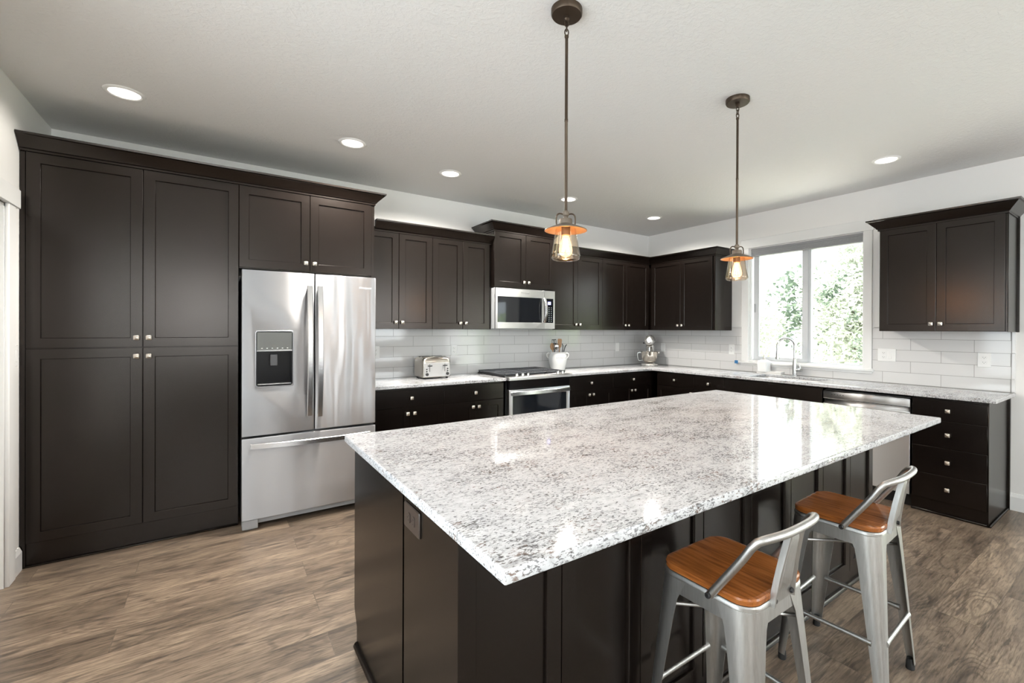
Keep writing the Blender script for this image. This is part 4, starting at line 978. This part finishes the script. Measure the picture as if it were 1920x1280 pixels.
# ------------------------------------------------------------------ stools
def make_stool(label, loc, rz):
    s_ = thing('bar_stool', label, 'stool', loc, rz, 'metal stools at the island')
    ZT = 0.631
    HT, HB = 0.152, 0.195
    MB().loft([[(x, y, z) for x, y in rrect(h1, h1, r_, 8)] for h1, r_, z in ((.150, .05, ZT + .0005), (.156, .055, ZT + .003), (.157, .056, ZT + .016), (.154, .053, ZT + .021), (.146, .048, ZT + .0225))]).build('seat', m_seat, s_)
    # folded sheet apron: outer skin with an opened inside
    ap = [(0.1555, .056, ZT), (0.1585, .058, ZT - .004), (0.1590, .058, ZT - .012), (0.1560, .055, ZT - .014), (0.1560, .055, ZT - .060), (0.1535, .053, ZT - .060), (0.1535, .053, ZT - .012), (0.120, .04, ZT - .004)]
    MB().loft([[(x, y, z) for x, y in rrect(h1, h1, r_, 8)] for h1, r_, z in ap], True, True).build('apron', m_stool, s_)
    for sx in (-1, 1):
        for sy in (-1, 1):
            rings = []
            N = 10
            for i in range(N + 1):
                u = i / N; z = ZT - 0.016 - u * (ZT - 0.016 - 0.028)
                h1 = 0.1565 + (HB - 0.1565) * (0.25 * u + 0.75 * u) + 0.0
                w = 0.084 - 0.050 * u ** 0.9 + (0.018 * (1 - u * 9) if u < 0.11 else 0)
                r_ = 0.052 - 0.030 * u
                th = 0.0022
                out, inn = [], []
                k = 7
                out.append((w, 0.0)); out.append(((w + r_) / 2, 0.0))
                for q in range(k + 1):
                    a = PI / 2 * q / k; out.append((r_ - r_ * math.sin(a), r_ - r_ * math.cos(a)))
                out.append((0.0, (w + r_) / 2)); out.append((0.0, w))
                inn.append((th, w)); inn.append((th, (w + r_) / 2))
                ri = r_ - th
                for q in range(k + 1):
                    a = PI / 2 * (1 - q / k); inn.append((r_ - ri * math.sin(a), r_ - ri * math.cos(a)))
                inn.append(((w + r_) / 2, th)); inn.append((w, th))
                rings.append([(sx * (h1 - p), sy * (h1 - q_), z) for p, q_ in out + inn])
            lg = MB().loft(rings).build('leg', m_stool, s_)
            c0 = HB - 0.018
            MB().lathe([(0.015, 0.0), (0.016, 0.004), (0.0145, 0.028), (0.012, 0.044)], 16, (sx * c0, sy * c0, 0)).build('foot_cap', m_rubber, lg)
    # foot rails
    zr = 0.235; hr = 0.1565 + (HB - 0.1565) * ((ZT - .016 - zr) / (ZT - .044)) - 0.004
    i_ = hr - 0.035
    for a, b in (((-i_, -hr), (i_, -hr)), ((-i_, hr), (i_, hr)), ((-hr, -i_), (-hr, i_)), ((hr, -i_), (hr, i_))):
        MB().tube([(a[0], a[1], zr), (a[0] * .85 + b[0] * .15, a[1] * .85 + b[1] * .15, zr), (a[0] * .15 + b[0] * .85, a[1] * .15 + b[1] * .85, zr), (b[0], b[1], zr)], [0.012, 0.009, 0.009, 0.012], 12, flat=0.8).build('foot_rail', m_stool, s_)
    zq = 0.51; hq = 0.138
    MB().tube([(-hq, -hq, zq), (0, 0, zq + .012), (hq, hq, zq)], 0.006, 8).tube([(-hq, hq, zq), (0, 0, zq + .001), (hq, -hq, zq)], 0.006, 8).build('cross_brace', m_stool, s_)
    # back: bent tube and centre splat
    wt = 0.160; yb = -0.192; zt = 0.834
    pts = [(-wt - .008, -0.040, ZT - .002), (-wt - .006, -0.080, ZT + .055), (-wt - .002, -0.132, ZT + .130), (-wt + .006, -0.166, zt - .014), (-wt + .022, yb + .004, zt), (-wt + .05, yb - .008, zt + .004), (-wt + .09, yb - .014, zt + .004), (0, yb - .016, zt + .004)]
    pts = pts + [(-x, y, z) for x, y, z in reversed(pts[:-1])]
    # smooth the path once
    sm = [pts[0]]
    for a, b in zip(pts, pts[1:]):
        A, B = Vector(a), Vector(b); sm += [tuple(A.lerp(B, .25)), tuple(A.lerp(B, .75))]
    sm.append(pts[-1])
    MB().tube(sm, [0.0115] * len(sm), 14).build('back_rail', m_stool, s_)
    y0, y1, z0, z1 = -0.1610, yb - .006, ZT - .016, zt - .002
    def sp(u, h): 
        return (u, y0 + (y1 - y0) * h ** 1.3, z0 + (z1 - z0) * h)
    rings = []
    for i in range(9):
        h = i / 8; w = 0.058 - 0.020 * h
        y = sp(0, h)[1]; z = sp(0, h)[2]
        pr = 0.007 if 0.2 < h < 0.95 else 0.0
        rings.append([(-w, y + .008, z), (-w, y - .009, z), (-w + .004, y - .010, z), (-w + .009, y, z), (-w + .018, y, z), (-w + .021, y - pr, z), (w - .021, y - pr, z), (w - .018, y, z), (w - .009, y, z), (w - .004, y - .010, z), (w, y - .009, z), (w, y + .008, z), (w - .003, y + .008, z), (w - .004, y + .002, z), (-w + .004, y + .002, z), (-w + .003, y + .008, z)])
    MB().loft(rings).build('back_splat', m_stool, s_)
    for x in (-.047, .047):
        MB().lathe([(0.006, -.004), (0.008, -.001), (0.008, .003)], 12, (x, -0.1665, ZT - .001), axis='y').build('bolt', m_black, s_)
    for s2 in (-1, 1):
        MB().lathe([(0.009, 0.0), (0.009, .006), (0.006, .009)] if s2 > 0 else [(0.006, -.009), (0.009, -.006), (0.009, 0.0)], 12, (s2 * 0.1775, -0.042, ZT + .001), axis='x').build('bolt', m_black, s_)
    return s_
make_stool('metal bar stool with wooden seat nearest the camera, at the middle of the island', (-3.722, -3.655, 0), 0.0)
make_stool('metal bar stool with wooden seat at the far end of the island', (-2.905, -3.668, 0), 0.05)

# ------------------------------------------------------------------ outdoors
struct('ground_outside', MB().box(0.3, 30, -3.4, 22, -0.5, -0.4), m_bounce_paving, 'unseen ground outside the window, made pale to bounce sunlight indoors')
struct('ground_lawn', MB().box(0.3, 30, -22, -3.4, -0.5, -0.4), m_lawn, 'unseen lawn outside the garden door, dark to bounce less light indoors')  # dark ground piece put here so less sunlight bounces up
def shrub(name, label, cat, c, blobs, n, size, m, trunk=0.0):
    o = thing(name, label, cat, c)
    bm = bmesh.new(); rnd_ = random.Random(hash((round(c[0] * 100), round(c[1] * 100))) & 0xffff)
    tot = sum(b[3] ** 2 for b in blobs)
    for bx, by, bz, br_, sz in blobs:
        for _ in range(int(n * br_ ** 2 / tot)):
            d = Vector((rnd_.gauss(0, 1), rnd_.gauss(0, 1), rnd_.gauss(0, 1))).normalized() * br_ * (rnd_.random() ** 0.35)
            p = Vector((bx, by, bz)) + Vector((d.x, d.y, d.z * sz))
            a = Vector((rnd_.gauss(0, 1), rnd_.gauss(0, 1), rnd_.gauss(0, .6))).normalized(); b_ = a.cross(Vector((rnd_.gauss(0, 1), rnd_.gauss(0, 1), rnd_.gauss(0, 1)))).normalized()
            s2 = size * (0.6 + 0.8 * rnd_.random())
            bm.faces.new([bm.verts.new(p - a * s2), bm.verts.new(p + b_ * s2 * .45), bm.verts.new(p + a * s2), bm.verts.new(p - b_ * s2 * .45)])
    me = bpy.data.meshes.new('foliage'); bm.to_mesh(me); bm.free(); me.materials.append(m)
    fo = bpy.data.objects.new('foliage', me); COL.objects.link(fo); fo.parent = o
    MB().tube([(0, 0, -0.05), (0.03, 0.02, 0.5), (0.0, 0.05, 1.0 + trunk)], [0.09, 0.07, 0.03], 8).build('trunk', m_bark, o)
    return o
shrub('shrub', 'bright green shrub low outside the left window pane', 'shrub', (2.5, -0.35, -0.4), [(0, 0, 0.9, .55, .8), (.2, .4, 1.15, .45, .8), (-.1, -.45, 0.8, .40, .8)], 5000, 0.042, m_leaf2)
shrub('tree', 'pale sunlit tree outside the left window pane', 'tree', (4.6, 1.85, -0.4), [(0, 0, 1.6, 1.1, 1), (.3, .6, 2.3, .9, .9), (-.3, -.9, 1.9, .75, 1)], 9000, 0.052, m_leaf1, 0.6)
shrub('tree', 'pale sunlit tree filling the right window pane', 'tree', (4.6, -0.95, -0.4), [(0, 0, 1.5, 1.0, 1), (.2, .1, 2.6, 1.0, .9), (-.2, -.5, 2.1, .9, 1), (.1, -.3, 3.3, .7, .8)], 13000, 0.054, m_leaf1, 1.2)
shrub('tree', 'dark evergreen seen through gaps in the pale trees outside', 'tree', (7.8, 0.2, -0.4), [(0, -.6, 2.0, 1.4, 1), (0, .9, 2.4, 1.3, 1), (.3, -2.0, 3.0, 1.5, 1)], 6000, 0.10, m_leaf3, 1.0)
shrub('shrub', 'dark leafed bush crossing the right window pane outside', 'shrub', (3.25, -1.75, -0.4), [(0, .76, 2.34, .15, 1), (0, .66, 2.47, .15, 1), (0, .50, 2.62, .14, 1.0), (0, .36, 2.02, .12, 1.2), (0, .2, 1.5, .2, 1.5)], 420, 0.034, m_leaf3, 0.3)
h = MB()
shrub('hedge', 'green hedge along the garden outside the right wall', 'hedge', (3.2, -7.2, -0.4), [(0, y, 1.3, 1.0, 1.1) for y in (-4.5, -3, -1.5, 0, 1.5, 3)], 6000, 0.10, m_leaf2)
